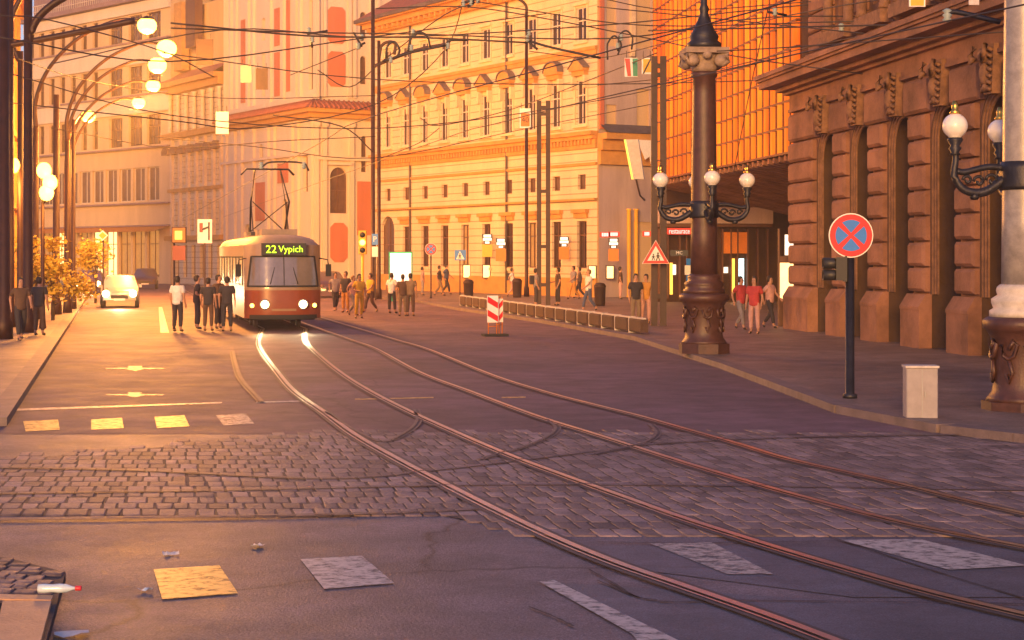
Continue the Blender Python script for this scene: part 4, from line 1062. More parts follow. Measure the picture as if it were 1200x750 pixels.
b.build('pantograph', M['iron'], t)
# a small 40 plate etc. are below

# ------------------------------------------------------------------ cars
def car(loc, rz, label, paint, lights=True):
    t = thing('parked_car' if not lights else 'car', label, 'car', loc, rz, None)
    prof = [(0,.35),(0,.62),(.12,.78),(1.05,.95),(1.75,1.42),(2.4,1.50),(3.3,1.46),(4.0,1.05),(4.3,.98),(4.35,.4)]
    b = MB(); n = len(prof); W2 = .86
    rows = []
    for y, z in prof:
        nar = .68 if z > 1.2 else .86; e = .10 if y < .1 or y > 4.25 else 0
        rows.append([(-nar+e,y,z),(-nar*.8,y-.04 if y < .5 else y,z+.03),(0,y-.08 if y < .5 else y,z+.05),(nar*.8,y-.04 if y < .5 else y,z+.03),(nar-e,y,z)])
    vs_ = [p for rr in rows for p in rr]
    b.add(vs_, [(i*5+k,i*5+k+1,(i+1)*5+k+1,(i+1)*5+k) for i in range(n-1) for k in range(4)], 0, True)
    for s_, k in ((-1,0),(1,4)):
        low = [(s_*.86,y,.28) for y in (0.1,1.05,1.75,3.3,4.3)]
        belt = [(s_*.87,y,.9) for y in (.1,1.05,1.75,3.3,4.3)]; belt[0] = (s_*.80,.05,.72)
        b.add(low+belt, [(i,i+1,i+6,i+5) for i in range(4)])
        b.add([(s_*.87,1.05,.9),(s_*.87,4.0,.9),(s_*.68,3.3,1.46),(s_*.68,1.75,1.42)], [(0,1,2,3)])
    b.build('body', paint, t)
    g_ = MB(); g_.add([(-.72,1.10,.985),(.72,1.10,.985),(.62,1.70,1.415),(-.62,1.70,1.415)], [(0,1,2,3)]); g_.build('windscreen', M['glass'], t)
    for s_ in (-1,1):
        g_ = MB(); g_.add([(s_*.878,1.3,.93),(s_*.878,3.75,.93),(s_*.70,3.15,1.42),(s_*.70,1.85,1.40)], [(0,1,2,3)]); g_.build('side_window', M['glass'], t)
        h = MB(); h.ball((s_*.62,.0,.68), .17 if lights else .11, 14); h.build('headlight', M['head_glow'] if lights else M['glass'], t)
        for y in (.85,3.45):
            w_ = MB(lambda p, s_=s_, y=y: (s_*.80+p[2], y+p[0], .32+p[1])); w_.lathe([(.2,-.1),(.32,-.09),(.32,.08),(.2,.1)], n=16); wo = w_.build('wheel', M['rubber'], t)
            w_ = MB(lambda p, s_=s_, y=y: (s_*.80+s_*p[2], y+p[0], .32+p[1])); w_.lathe([(.19,.09),(.17,.11),(.04,.1)], n=12); w_.build('rim', M['grey_metal'], wo)
        m_ = MB(); m_.box(s_*.93-.08,s_*.93+.08,1.45,1.55,.95,1.1); m_.build('mirror', paint, t)
    gr = MB(); gr.box(-.4,.4,-.10,.02,.45,.62); gr.build('grille', M['black_paint'], t)
    np_ = MB(); np_.box(-.26,.26,-.13,-.104,.36,.46); np_.build('number_plate', M['white_paint'], t)
    if lights:
        ld = bpy.data.lights.new('headlight_beam', 'SPOT'); ld.energy = 500; ld.color = (1,.75,.4); ld.spot_size = R(60); ld.spot_blend = .8; ld.shadow_soft_size = .15
        lo = bpy.data.objects.new('headlight_beam', ld); C.objects.link(lo); lo.parent = t; lo.location = (0,-.3,.66); lo.rotation_euler = Vector((0,1,.07)).to_track_quat('Z','Y').to_euler()
    return t
M['car_silver'] = mat('car_silver', (.45,.40,.36), .3, .05, 2, coat=.8, metal=.4)
M['car_dark'] = mat('car_dark', (.06,.03,.03), .3, .05, 2, coat=.8)
car(W(140,80,.0), R(12), 'silver car approaching on the left street with dazzling headlights', M['car_silver'])
car(W(103,109,.0), R(11), 'dark car with lit headlights farther up the left street', M['car_dark'])
car(W(390,100,.0), R(13), 'dark car following behind the tram on its right', M['car_dark'], False)
car(W(170,125,.0), R(11), 'dark unlit car behind the silver one on left street', M['car_dark'], False)

# ------------------------------------------------------------------ signs and posts
def disc(mb, x, z, rad, y, mi=0, n=32): mb.prism([(x+rad*math.cos(2*PI*i/n), z+rad*math.sin(2*PI*i/n)) for i in range(n)], y, y+.008, mi)
def no_stopping(px, d, pyc, rad, label, pole_r=.045, plus=True):
    base = W(px, d, .12); zc_ = H(pyc, d) - .12
    t = thing('traffic_sign', label, 'traffic sign', base, 0)
    b = MB(); b.lathe([(pole_r*1.6,0),(pole_r*1.6,.06),(pole_r,.08),(pole_r,zc_+rad*.2)], n=12); b.build('pole', M['iron'], t)
    b = MB(); disc(b, 0, zc_, rad, -.085, 0); b.build('sign_rim', M['white_paint'], t)
    b = MB(); disc(b, 0, zc_, rad*.95, -.095, 0); b.build('sign_plate', M['red_paint'], t)
    b = MB()
    for k in range(4):       # four blue fields between the red cross
        a0 = k*PI/2 + R(10) + PI/4; a1 = (k+1)*PI/2 - R(10) + PI/4; am = (a0+a1)/2; ri = rad*.70
        pts = [(ri*.17*math.cos(am), zc_+ri*.17*math.sin(am))] + [(ri*math.cos(lerp(a0,a1,i/10)), zc_+ri*math.sin(lerp(a0,a1,i/10))) for i in range(11)]
        b.prism(pts, -.103, -.094)
    b.build('sign_field', M['blue_paint'], t)
    return t, zc_
s1, zc1 = no_stopping(996, 28, 276, .365, 'large round red and blue no stopping sign on dark pole by theatre', .075)
s1['label'] = 'large round red and blue no stopping sign on dark pole by theatre'
tl = thing('traffic_light', 'black traffic light seen from the side under the no stopping sign', 'traffic light', W(990,28,H(330,28)), 0)
b = MB(); b.box(-.02,.02,-.1,.1,0,.42); b.box(-.16,-.02,-.10,.10,.02,.40); b.build('housing', M['black_paint'], tl)
for k in range(2):
    b = MB(lambda p, k=k: (-.16-p[2], p[0], .11+.19*k+p[1])); b.lathe([(.085,0),(.09,.02),(.095,.2),(.08,.2),(.075,.02)], n=14); b.build('visor', M['black_paint'], tl)
b = MB(); b.tube([(.0,0,.1),(.07,0,.1)], .02); b.tube([(.0,0,.34),(.07,0,.34)], .02); b.build('bracket', M['grey_metal'], tl)
no_stopping(505, 94, 292, .33, 'small round no stopping sign on thin pole before the palace', .04)
# warning triangle on the twin post
t = thing('traffic_sign', 'red and white triangular children warning sign on twin dark post', 'traffic sign', W(768,56.3,H(309,56.3)), 0)
def tri(mb, s, y, mi=0, zc_=.0): mb.prism([(-s/2, zc_-s*.289), (s/2, zc_-s*.289), (0, zc_+s*.577)], y, y+.01, mi)
b = MB(); tri(b, .90, -.16, 0, .26); b.build('sign_rim', M['white_paint'], t)
b = MB(); tri(b, .86, -.172, 0, .26); b.build('sign_plate', M['red_paint'], t)
b = MB(); tri(b, .56, -.184, 0, .26); b.build('sign_field', M['white_paint'], t)
def figure(mb, x, z, s, y=-.19):
    disc(mb, x, z+s*.9, s*.12, y, 0, 10); mb.prism([(x-s*.13,z+s*.42),(x+s*.13,z+s*.42),(x+s*.12,z+s*.76),(x-s*.12,z+s*.76)], y, y+.005)
    mb.prism([(x-s*.26,z),(x-s*.14,z),(x+s*.02,z+s*.42),(x-s*.13,z+s*.42)], y, y+.005); mb.prism([(x+s*.16,z),(x+s*.28,z),(x+s*.13,z+s*.42),(x-s*.0,z+s*.42)], y, y+.005)
    mb.prism([(x+s*.1,z+s*.72),(x+s*.3,z+s*.5),(x+s*.25,z+s*.45),(x+s*.08,z+s*.62)], y, y+.005); mb.prism([(x-s*.1,z+s*.72),(x-s*.3,z+s*.5),(x-s*.25,z+s*.45),(x-s*.08,z+s*.62)], y, y+.005)
b = MB(); figure(b, -.08, .11, .21); figure(b, .07, .10, .27); b.build('pictogram', M['black_paint'], t)
# generic plates on poles
def plate_sign(name, label, cat, px, d, py0, py1, px0, px1, m, pole_to_ground=True, rim=None, extra=None, z0=.12):
    base = W(px, d, z0); t = thing(name, label, cat, base, 0)
    if pole_to_ground:
        b = MB(); b.lathe([(.05,0),(.035,.1),(.035,H(py0,d)-z0)], n=8); b.build('pole', M['steel'], t)
    x0, x1 = (px0-px)*d/FPX, (px1-px)*d/FPX; za, zb = H(py1,d)-z0, H(py0,d)-z0
    if rim: b = MB(); b.box(x0-.03,x1+.03,-.09,-.04,za-.03,zb+.03); b.build('frame', rim, t)
    b = MB(); b.box(x0,x1,-.12,-.092,za,zb); b.build('plate', m, t)
    return t, x0, x1, za, zb
t,x0,x1,za,zb = plate_sign('stop_sign', 'lit amber square stop sign above a brown timetable by tram', 'stop sign', 204, 54.5, 267, 284, 203, 218, M['orange_paint'], rim=M['iron_brown'])
b = MB(); b.box(x0+.08,x1-.1,-.14,-.122,za+.09,zb-.1); b.build('lit_panel', M['yellow_glow'], t)
b = MB(); b.box(x0,x1,-.12,-.06,H(305,54.5)-.12,H(288,54.5)-.12); b.build('timetable', M['stucco_pink'], t)
t,x0,x1,za,zb = plate_sign('info_sign', 'pale board with red mark and black arrow on thin pole behind tram stop', 'sign', 240, 70, 257, 285, 232, 249, M['white_paint'])
b = MB(); b.box(x0+.08,x0+.22,-.13,-.121,za+.45,zb-.15); b.build('red_mark', M['red_paint'], t)
b = MB(); b.box(x1-.16,x1-.09,-.13,-.121,za+.12,zb-.12); b.prism([(x1-.42,za+.5),(x1-.14,za+.62),(x1-.14,za+.7),(x1-.42,za+.6)], -.135,-.13); b.build('arrow_mark', M['black_paint'], t)
t,x0,x1,za,zb = plate_sign('priority_sign', 'small yellow diamond priority sign over the left street', 'traffic sign', 121, 80, 271, 281, 116, 126, M['white_paint'])
bpy.data.objects.remove([c for c in t.children if c.name.startswith('plate')][0])
b = MB(); b.prism([(0,za-.05),(.26,(za+zb)/2),(0,zb+.05),(-.26,(za+zb)/2)], -.12,-.1); b.build('sign_rim', M['white_paint'], t)
b = MB(); b.prism([(0,za+.03),(.18,(za+zb)/2),(0,zb-.03),(-.18,(za+zb)/2)], -.13,-.121); b.build('sign_plate', M['yellow_paint'], t)
t,x0,x1,za,zb = plate_sign('crossing_sign', 'small blue square pedestrian crossing sign in front of palace', 'traffic sign', 539, 101, 293, 305, 533, 546, M['blue_paint'])
b = MB(); b.prism([(x0+.08,za+.06),(x1-.08,za+.06),(0,zb-.06)], -.128,-.121); b.build('sign_field', M['white_paint'], t)
b = MB(); figure(b, 0, za+.09, .32, -.136); b.build('pictogram', M['black_paint'], t)
t,x0,x1,za,zb = plate_sign('parking_sign', 'small blue parking sign with white plate beside the tall church pole', 'traffic sign', 440, 90, 274, 287, 436, 443, M['blue_paint'])
flat_text('P', .4, M['white_paint'], t, ((x0+x1)/2,-.125,(za+zb)/2), (PI/2,0,0))
b = MB(); b.box(x0,x1,-.12,-.095,H(301,90)-.12,H(289,90)-.12); b.build('plate', M['white_paint'], t)
t,x0,x1,za,zb = plate_sign('street_plate', 'dark nameplate with pale lettering right of the warning triangle', 'sign', 780, 56.2, 293, 300, 785, 806, M['black_paint'], False)
flat_text('■ MC ›', .14, M['white_paint'], t, ((x0+x1)/2,-.124,(za+zb)/2), (PI/2,0,0)) if False else flat_text('MC', .15, M['white_paint'], t, ((x0+x1)/2,-.124,(za+zb)/2), (PI/2,0,0))
# orange hanging speed plate with 40
def hang(px0, px1, py0, py1, d, m, label, name='hanging_sign', rim=None, text=None, tm=None, ts=.3):
    c = W((px0+px1)/2, d, H(py0,d)); t = thing(name, label, 'sign', c, 0); w = (px1-px0)*d/FPX/2; h = (py1-py0)*d/FPX
    b = MB(); b.box(-w,w,-.03,0,-h,0); b.build('plate', rim or m, t)
    if rim: b = MB(); b.box(-w*.8,w*.8,-.04,-.032,-h*.92,-h*.25); b.build('panel', m, t)
    for s_ in (-1,1):
        b = MB(); b.tube([(s_*w*.7,0,0),(s_*w*.7,0,.25)], .012, 5); b.build('hook', M['wire'], t)
    if text: flat_text(text, ts, tm, t, (0,-.045,-h*.6), (PI/2,0,0))
    return t
hang(609,622,127,150,78,M['orange_paint'],'white framed orange plate reading 40 hanging before the palace','speed_sign',M['white_paint'],'40',M['black_paint'],.36)
t = hang(732,747,68,90,60,M['white_paint'],'red white and green striped plate hung on overhead cables','hanging_sign')
w = 15*60/FPX
b = MB(); b.prism([(-w/2,-.02),(-w*.1,-.02),(0,-.64),(-w/2+.1,-.64)],-.045,-.031); b.build('red_stripe', M['red_paint'], t)
b = MB(); b.prism([(w*.1,-.02),(w/2,-.02),(w/2,-.64),(w*.15,-.64)],-.045,-.031); b.build('green_stripe', M['green_paint'], t)
t = hang(752,764,68,87,60,M['white_paint'],'white plate with ochre square and black diagonal hung on cables','hanging_sign')
b = MB(); b.box(-.13,.14,-.045,-.031,-.5,-.04); b.build('ochre_square', M['yellow_paint'], t)
b = MB(); b.prism([(-.16,-.56),(-.10,-.56),(.18,-.0),(.12,0)],-.055,-.046); b.build('diagonal_bar', M['black_paint'], t)
hang(1065,1084,-6,8,34,M['yellow_paint'],'white framed amber plate hanging at top edge above the theatre','hanging_sign',M['white_paint'])
hang(1135,1147,-6,6,34,M['paper'],'small pale pink plate hanging at the top edge above theatre','hanging_sign')
hang(253,268,131,157,70,M['white_paint'],'blank white plate hanging on a cable before the church','hanging_sign')
hang(282,295,76,97,80,M['stucco_mauve'],'pale beige double plate hanging high before the church','hanging_sign'); hang(300,314,80,105,80,M['steel'],'dark grey plate hanging high before the church','hanging_sign')
hang(230,250,46,76,75,M['iron_brown'],'dark red box hanging from cables above the ornate townhouse','hanging_sign')
# chevron barrier
c0 = G(580,394)
t = thing('chevron_barrier', 'red and white chevron barrier boards standing on the road before the block fence', 'barrier', c0, R(12))
def chev(x0, x1, z0, z1, y, flip):
    b = MB(); b.box(x0,x1,y,y+.03,z0,z1); bo = b.build('board', M['white_paint'], t); b = MB(); h = (z1-z0); n = 2
    for k in range(n):
        zb = z0+h*(k*.5+.02)
        pts = [(x0+.01,zb+.02),(x1-.01,zb+.22*h),(x1-.01,zb+.44*h if k==n-1 else zb+.46*h),(x0+.01,zb+.24*h)] if flip else [(x0+.01,zb+.23*h),(x1-.01,zb),(x1-.01,zb+.22*h),(x0+.01,min(z1-.01,zb+.46*h))]
        b.prism(pts, y-.008, y-.001)
    b.build('red_chevron', M['red_paint'], bo)
chev(-.24,.10,.42,1.24,-.02,False); chev(.16,.30,.42,1.14,.22,True)
b = MB()
for x, y in ((-.2,0),(.06,0),(.18,.24),(.28,.24)): b.tube([(x,y+.02,0),(x,y+.02,1.2)], .018, 6)
b.tube([(-.2,.02,.3),(.06,.02,.3)], .014, 5); b.tube([(.06,.02,.35),(.28,.26,.35)], .014, 5); b.build('stand', M['orange_paint'], t)
b = MB(); b.box(-.35,.40,-.15,.40,0,.07); b.build('foot', M['rubber'], t)
# row of low barrier blocks along the kerb
A, B = G(541,361), G(757,397); n = 19; v = (B-A)/n; ang = math.atan2(v.y, v.x); P_ = (B-A).length/n
for i in range(n):
    p = A + v*(i+.5); p = p + Vector((-v.y, v.x, 0)).normalized()*.0
    if i == 0:
        t = thing('barrier_block', 'low dark block between pale posts, in the row along the kerb', 'barrier', (p.x,p.y,.12), ang, 'low barrier blocks along the kerb')
        b = MB(); b.bbox(-P_/2+.16,P_/2-.16,-.12,.12,.05,.44,.03); pa = b.build('panel', M['sandstone_dark'], t)
        b = MB(); b.box(-P_/2+.05,-P_/2+.15,-.10,.10,0,.50); b.box(-P_/2+.151,P_/2-.151,-.05,.05,.445,.49); po = b.build('post', M['granite_pale'], t); src = (t, pa, po)
    else:
        q = src[0].copy(); C.objects.link(q); q.location = (p.x,p.y,.12)
        for s_ in src[1:]: c_ = s_.copy(); C.objects.link(c_); c_.parent = q
# twin catenary posts
def twin(px, d, py_top, label):
    t = thing('twin_post', label, 'post', W(px,d,.12)); top = H(py_top,d)-.12; s_ = 5*d/FPX*1.05
    for sx in (-1,1): b = MB(); b.box(sx*s_-.105,sx*s_+.105,-.10,.10,0,top); b.build('post', M['steel'], t)
    b = MB()
    for z in (.9, top*.28, top*.55, top-.7, top-.4): b.box(-s_+.105,s_-.105,-.07,.07,z,z+.16)
    b.build('crossbar', M['steel'], t); return t
twin(637, 80, 118, 'twin dark steel post rising before the palace, farther one'); t = twin(772, 57, 66, 'twin dark steel post carrying the triangle sign, nearer one')
# citylight poster box
c0 = W(469.5, 88, .12); t = thing('advertising_case', 'backlit poster case glowing white and green on the pavement', 'advertising case', c0, R(4))
b = MB(); b.box(-.62,.62,-.08,.10,.75,2.55); b.box(-.5,-.36,-.05,.05,0,.75); b.box(.36,.5,-.05,.05,0,.75); b.build('frame', M['green_paint'], t)
b = MB(); b.box(-.54,.54,-.10,-.082,.84,2.30); b.build('poster', M['white_glow'], t); b = MB(); b.box(-.54,.54,-.10,-.082,2.31,2.48); b.build('header', M['green_glow'], t)
# blade signs and lightboxes on the palace and the glass building
def blade(px, py_top, label, stack=True, yellow=False, dd=None):
    d = (dd or dM(px)-1.2); c = W(px, d, H(py_top,d)); s_ = d/FPX; t = thing('blade_sign', label, 'sign', c, 0, None)
    b = MB(); b.box(-6*s_,6*s_,-.05,.05,-3.5*s_-4*s_,1*s_); b.box(-4*s_,4*s_,-.05,.05,-11*s_,-7.5*s_); b.build('case', M['iron'], t)
    for z0,z1,w_ in ((0,-3.2,5),(-4,-7,6),(-8,-10.5,3)):
        b = MB(); b.box(-w_*s_*.85,w_*s_*.85,-.08,-.052,z1*s_,z0*s_); b.build('lit_panel', M['white_glow'], t)
    b = MB(); b.box(-6*s_,6*s_,-.05,.05,-26*s_,-11.5*s_); b.build('banner', M['yellow_paint' if yellow else 'orange_paint'], t)
blade(587, 280, 'white lit blade sign above an orange square, centre of the palace'); blade(661, 278, 'white lit blade sign above orange square, right part of palace')
blade(571, 275, 'tall lit blade sign above an ochre square, left of the central one', yellow=True); blade(719, 280, 'lit blade sign above orange square under red neon at palace corner', dd=92)
for px, py, lab in ((547,311,'small lit menu box low on palace wall, leftmost of the four'),(570,311,'small lit menu box under the ochre blade sign'),(694,312,'small lit menu box near right end of palace'),(715,312,'small lit menu box under rightmost orange square')):
    d = dM(min(px,700))-.45; c = W(px,d,H(py,d)); s_ = d/FPX; t = thing('menu_box', lab, 'light box', c, 0)
    b = MB(); b.box(-5*s_,5*s_,.01,.3,-15*s_,1*s_); b.build('case', M['iron_brown'], t); b = MB(); b.box(-3.8*s_,3.8*s_,-.02,.008,-14*s_,0); b.build('lit_panel', M['window_glow'], t)
def neon(px0, px1, py, d, txt, label, h=5):
    c = W((px0+px1)/2, d, H(py,d)); t = thing('neon_sign', label, 'sign', c, 0); w = (px1-px0)*d/FPX
    b = MB(); b.box(-w/2-.1,w/2+.1,-.04,.02,-h*.75*d/FPX,h*.75*d/FPX); b.build('backboard', M['red_paint'], t)
    if not txt:
        for i in range(4): b = MB(); b.box(-w/2+w*(i+.12)/4,-w/2+w*(i+.85)/4,-.08,-.041,-h*.5*d/FPX,h*.5*d/FPX); b.build('lit_segment', M['red_glow'], t)
        return
    o = flat_text(txt, 1, M['red_glow'], t, (0,-.05,0), (PI/2,0,0)); xs_ = [v.co.x for v in o.data.vertices]; ys_ = [v.co.y for v in o.data.vertices]
    k = w/(max(xs_)-min(xs_)); o.scale = (k, h*d/FPX/(max(ys_)-min(ys_)), 1)
neon(784,808,271,85.5,'restaurace','long red lit letter sign on glass building fascia')
neon(755,761,274,88,'','short red lit sign between corner building and glass building',4); neon(705,713,275,92,'','small red lit sign at left end of corner building',4); neon(715,724,274.5,92,'','small red lit sign above a lit blade sign',4)
# leaning projecting board and flags on the mauve building
t = thing('projecting_board', 'slanted grey board with glowing orange edge beside the mauve building', 'sign', W(745,88,H(210,88)), R(-15))
b = MB(); b.prism([(-.1,0),(.45,0),(.15,2.05),(-.5,2.05)], -.1, .1); b.build('board', M['grey_metal'], t)
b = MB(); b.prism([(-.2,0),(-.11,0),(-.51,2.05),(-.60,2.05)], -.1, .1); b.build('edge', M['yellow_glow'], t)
b = MB(); b.tube([(0,.1,0),(0,1.2,-.8),(0,2.5,-1.0)], .05); b.build('bracket', M['steel'], t)
# cabinet on the right pavement
c0 = W(1078.5, 24.7, .0); t = thing('electrical_cabinet', 'pale grey electrical cabinet standing alone on the right pavement', 'cabinet', (c0.x,c0.y,.0), R(-3))
b = MB(); b.bbox(-.225,.225,-.15,.15,.06,.84,.012); b.build('body', M['pale_cabinet'], t)
b = MB(); b.box(-.24,.24,-.17,.17,0,.06); b.build('foot', M['granite_pale'], t); b = MB(); b.box(-.24,.24,-.17,.17,.84,.87); b.build('cap', M['granite_pale'], t)
b = MB(); b.box(-.006,.006,-.156,-.15,.1,.82); b.box(-.20,-.17,-.156,-.15,.2,.25); b.box(.03,.05,-.17,-.15,.42,.5); b.build('door_seam', M['grey_metal'], t)
# amber traffic light by the crowd
t = thing('traffic_light', 'yellow cased traffic light with amber lamp lit near the church crowd', 'traffic light', W(425,72,.12)); 
b = MB(); b.lathe([(.09,0),(.06,.1),(.06,3.0)], n=8); b.build('pole', M['yellow_paint'], t)
b = MB(); b.bbox(-.17,.17,-.12,.12,2.4,3.4,.03); b.build('housing', M['yellow_paint'], t)
for k, z in enumerate((2.58,2.9,3.22)):
    b = MB(lambda p, z=z: (p[0], -.12-p[2], z+p[1])); b.lathe([(.12,0),(.12,.02),(.01,.03)], n=14); b.build('lens', M['sodium'] if k == 1 else M['black_paint'], t)
# bins
def bin_(px, d, label):
    t = thing('litter_bin', label, 'bin', W(px,d,.12)); b = MB(); b.lathe([(.22,0),(.25,.1),(.27,.85),(.29,.87),(.29,.93)], n=14); b.build('body', M['steel'], t); b = MB(); b.lathe([(.29,.93),(.2,1.05),(.05,1.08)], n=14); b.build('lid', M['steel'], t)
bin_(606, 96, 'dark litter bin beside the walker with backpack'); bin_(549, 92, 'litter bin at the far end of the block row')
bin_(703, 80, 'grey litter bin before the palace right end')
# young trees at left, lamp yellow put into the leaf colour
def tree(px, d, hgt, spread, nl, label, z0c, sq=.5):
    t = thing('young_tree', label, 'tree', W(px,d,.12)); rnd = random.Random(int(px*7)); tr = MB(); tr.tube([(0,0,0),(.04,0,hgt*.4),(-.03,.05,hgt*.75)], .07, 7, r1=.03); lf = MB(); cl = []
    for k in range(13):
        a = rnd.uniform(0,2*PI); q = rnd.uniform(.3,1); z = rnd.uniform(z0c, hgt); e = (q*spread*math.cos(a), q*spread*.8*math.sin(a), z)
        tr.tube([(0,0,max(.5,z-.8)), (e[0]*.5,e[1]*.5,z-.25), e], .025, 5, r1=.008); cl.append(e)
    tr.build('trunk', M['bark'], t)
    for k in range(nl):
        c = rnd.choice(cl); p = Vector(c) + Vector((rnd.gauss(0,.26),rnd.gauss(0,.26),rnd.gauss(0,.17)))
        u = Vector((rnd.gauss(0,1),rnd.gauss(0,1),rnd.gauss(0,.5))).normalized(); w = u.cross(Vector((rnd.gauss(0,1),rnd.gauss(0,1),rnd.gauss(0,1)))).normalized(); s_ = rnd.uniform(.05,.10)
        lf.add([p-u*s_*1.3, p+w*s_*.7, p+u*s_*1.3, p-w*s_*.7], [(0,1,2,3)])
    lf.build('crown', M['leaf_lamp_yellow'], t)
tree(62, 62, 3.0, 1.35, 2600, 'young tree with lamp-yellow leaves on the left pavement under the lamps', .9)
tree(112, 84, 2.9, .7, 1100, 'small tree with lamp-yellow leaves beyond the silver car', 1.9)
# ------------------------------------------------------------------ people
def skinmesh(name, chains, root=None, lv=1):
    """chains: list of [(co, radius), ...]; shared first points are merged by rounding"""
    idx = {}; vs_ = []; rs = []; es = []
    def vid(co, r):
        k = tuple(round(c, 4) for c in co)
        if k not in idx: idx[k] = len(vs_); vs_.append(co); rs.append(r)
        return idx[k]
    for ch in chains:
        ids = [vid(c, r) for c, r in ch]
        for a, b in zip(ids[:-1], ids[1:]): es.append((a, b))
    me = bpy.data.meshes.new(name); me.from_pydata(vs_, es, []); ob = bpy.data.objects.new(name, me); C.objects.link(ob)
    sk = ob.modifiers.new('skin', 'SKIN'); sk.use_smooth_shade = True; sub = ob.modifiers.new('sub', 'SUBSURF'); sub.levels = lv; sub.render_levels = lv
    if not me.skin_vertices: 
        me.attributes  # layer is made with the modifier
    sv = me.skin_vertices[0].data
    for i, r in enumerate(rs): sv[i].radius = (r, r) if not isinstance(r, tuple) else r; sv[i].use_root = False
    sv[0].use_root = True
    bpy.context.view_layer.update(); dg = bpy.context.evaluated_depsgraph_get(); out = bpy.data.meshes.new_from_object(ob.evaluated_get(dg)); out.name = name
    for p in out.polygons: p.use_smooth = True
    bpy.data.objects.remove(ob); return out
def pose(kind):
    """joints for a figure 1.75 m tall facing -y; returns dict of chains"""
    V = lambda *a: tuple(a)
    pel, w1, ch, nk, hd = V(0,0,.95), V(0,-.01,1.12), V(0,0,1.34), V(0,-.005,1.50), V(0,-.02,1.60)
    legs = {'stand': [(( -.10,0,.90),(-.11,-.02,.50),(-.12,.02,.08),(-.13,-.13,.035)), ((.10,0,.90),(.11,-.02,.50),(.12,.02,.08),(.14,-.13,.035))],
            'walk': [((-.10,0,.90),(-.10,-.16,.51),(-.10,-.22,.09),(-.10,-.38,.05)), ((.10,0,.90),(.10,.02,.50),(.10,.32,.14),(.10,.24,.035))],
            'wait': [((-.10,0,.90),(-.13,-.05,.50),(-.16,-.02,.08),(-.20,-.16,.035)), ((.10,0,.90),(.12,.0,.50),(.10,.04,.08),(.12,-.12,.035))]}[kind]
    arms = {'stand': [((-.19,0,1.42),(-.25,.04,1.15),(-.25,-.06,.90)), ((.19,0,1.42),(.25,.04,1.15),(.25,-.06,.90))],
            'walk': [((-.19,0,1.42),(-.25,.16,1.19),(-.24,.10,.95)), ((.19,0,1.42),(.25,-.10,1.17),(.22,-.28,1.02))],
            'wait': [((-.19,0,1.42),(-.27,.03,1.16),(-.14,-.22,1.10)), ((.19,0,1.42),(.26,.04,1.15),(.25,-.08,.90))]}[kind]
    return pel, w1, ch, nk, hd, legs, arms
def hairmesh():
    b = MB(lambda p: (p[0]*.92, p[1]*1.08+.018, p[2]))
    b.lathe([(.060,1.575),(.088,1.63),(.094,1.69),(.088,1.735),(.066,1.775),(.035,1.793),(.004,1.798)], n=16)
    b.v = [(x, y if z > 1.70 else max(y, -.035), z) for x, y, z in b.v]
    o = b.build('hair', M['black_paint']); me = o.data; bpy.data.objects.remove(o); return me
def make_variant(kind, slim=1.0):
    pel, w1, ch, nk, hd, legs, arms = pose(kind); body = []; shirt = []; trou = []; shoes = []
    body.append([(pel,(.15*slim,.11)),(w1,(.135*slim,.10)),(ch,(.17*slim,.11)),(nk,(.055,.055)),(hd,(.075,.085)),((0,-.015,1.70),(.072,.085)),((0,-.01,1.75),(.045,.055))])
    body.append([(hd,(.075,.085)),((0,-.115,1.625),(.016,.014))])      # nose
    for s_, lg, ar in ((-1,legs[0],arms[0]),(1,legs[1],arms[1])):
        body.append([(pel,(.15*slim,.11)),(lg[0],.088),(lg[1],.062),(lg[2],.042),(lg[3],.036)])
        sh, el, wr = ar; u = (Vector(wr)-Vector(el)).normalized(); palm = Vector(wr)+u*.055; side = Vector((0,-1,0)) - u*u.y*-1 if abs(u.y) < .9 else Vector((0,0,1)); side = (side - u*side.dot(u)).normalized()
        body.append([(ch,(.17*slim,.11)),(sh,.058),(el,.042),(wr,.027),(tuple(palm),.034)])
        nrm = u.cross(side)
        for k, (o_, ln) in enumerate(((-.030,.065),(-.010,.078),(.010,.072),(.030,.058))):
            b0 = palm + side*o_ + u*.03; m1 = b0 + u*ln*.5 + nrm*.006*s_; m2 = m1 + u*ln*.42 - nrm*.012*s_
            body.append([(tuple(palm),.034),(tuple(b0),.010),(tuple(m1),.009),(tuple(m2),.007)])
        th = Vector(wr)+u*.03+side*.032; body.append([(wr,.027),(tuple(th),.011),(tuple(th+side*.018+u*.032),.009)])
        trou.append([(pel,(.165*slim,.125)),(lg[0],.103),(lg[1],.080),(tuple(Vector(lg[1]).lerp(Vector(lg[2]),.85)),.064)])
        shoes.append([(tuple(Vector(lg[2])-Vector((0,-.01,.02))),.05),(tuple(Vector(lg[3])),.045)])
        shirt.append([(ch,(.205*slim,.150)),(sh,.088),(tuple(Vector(sh).lerp(Vector(el),.75)),.072)])
    shirt.insert(0, [((0,0,.84),(.20*slim,.16)),((0,0,.95),(.195*slim,.155)),(w1,(.18*slim,.145)),(ch,(.205*slim,.150)),((0,0,1.47),(.10,.09))])
    trou.insert(0, [((0,0,1.08),(.15*slim,.115)),(pel,(.165*slim,.125))])
    hair = [[((0,.02,1.66),(.082,.085)),((0,.02,1.72),(.083,.090)),((0,0,1.765),(.05,.06))],[((0,.02,1.66),(.082,.085)),((0,.05,1.60),(.06,.05))]]
    return dict(body=skinmesh('body', body), shirt=skinmesh('shirt', shirt), trousers=skinmesh('trousers', trou), shoe_l=skinmesh('shoes', [shoes[0]]), shoe_r=skinmesh('shoes', [shoes[1]]), hair=hairmesh())
VAR = {k: make_variant(k, s_) for k, s_ in (('stand',1.0),('walk',.95),('wait',.95))}
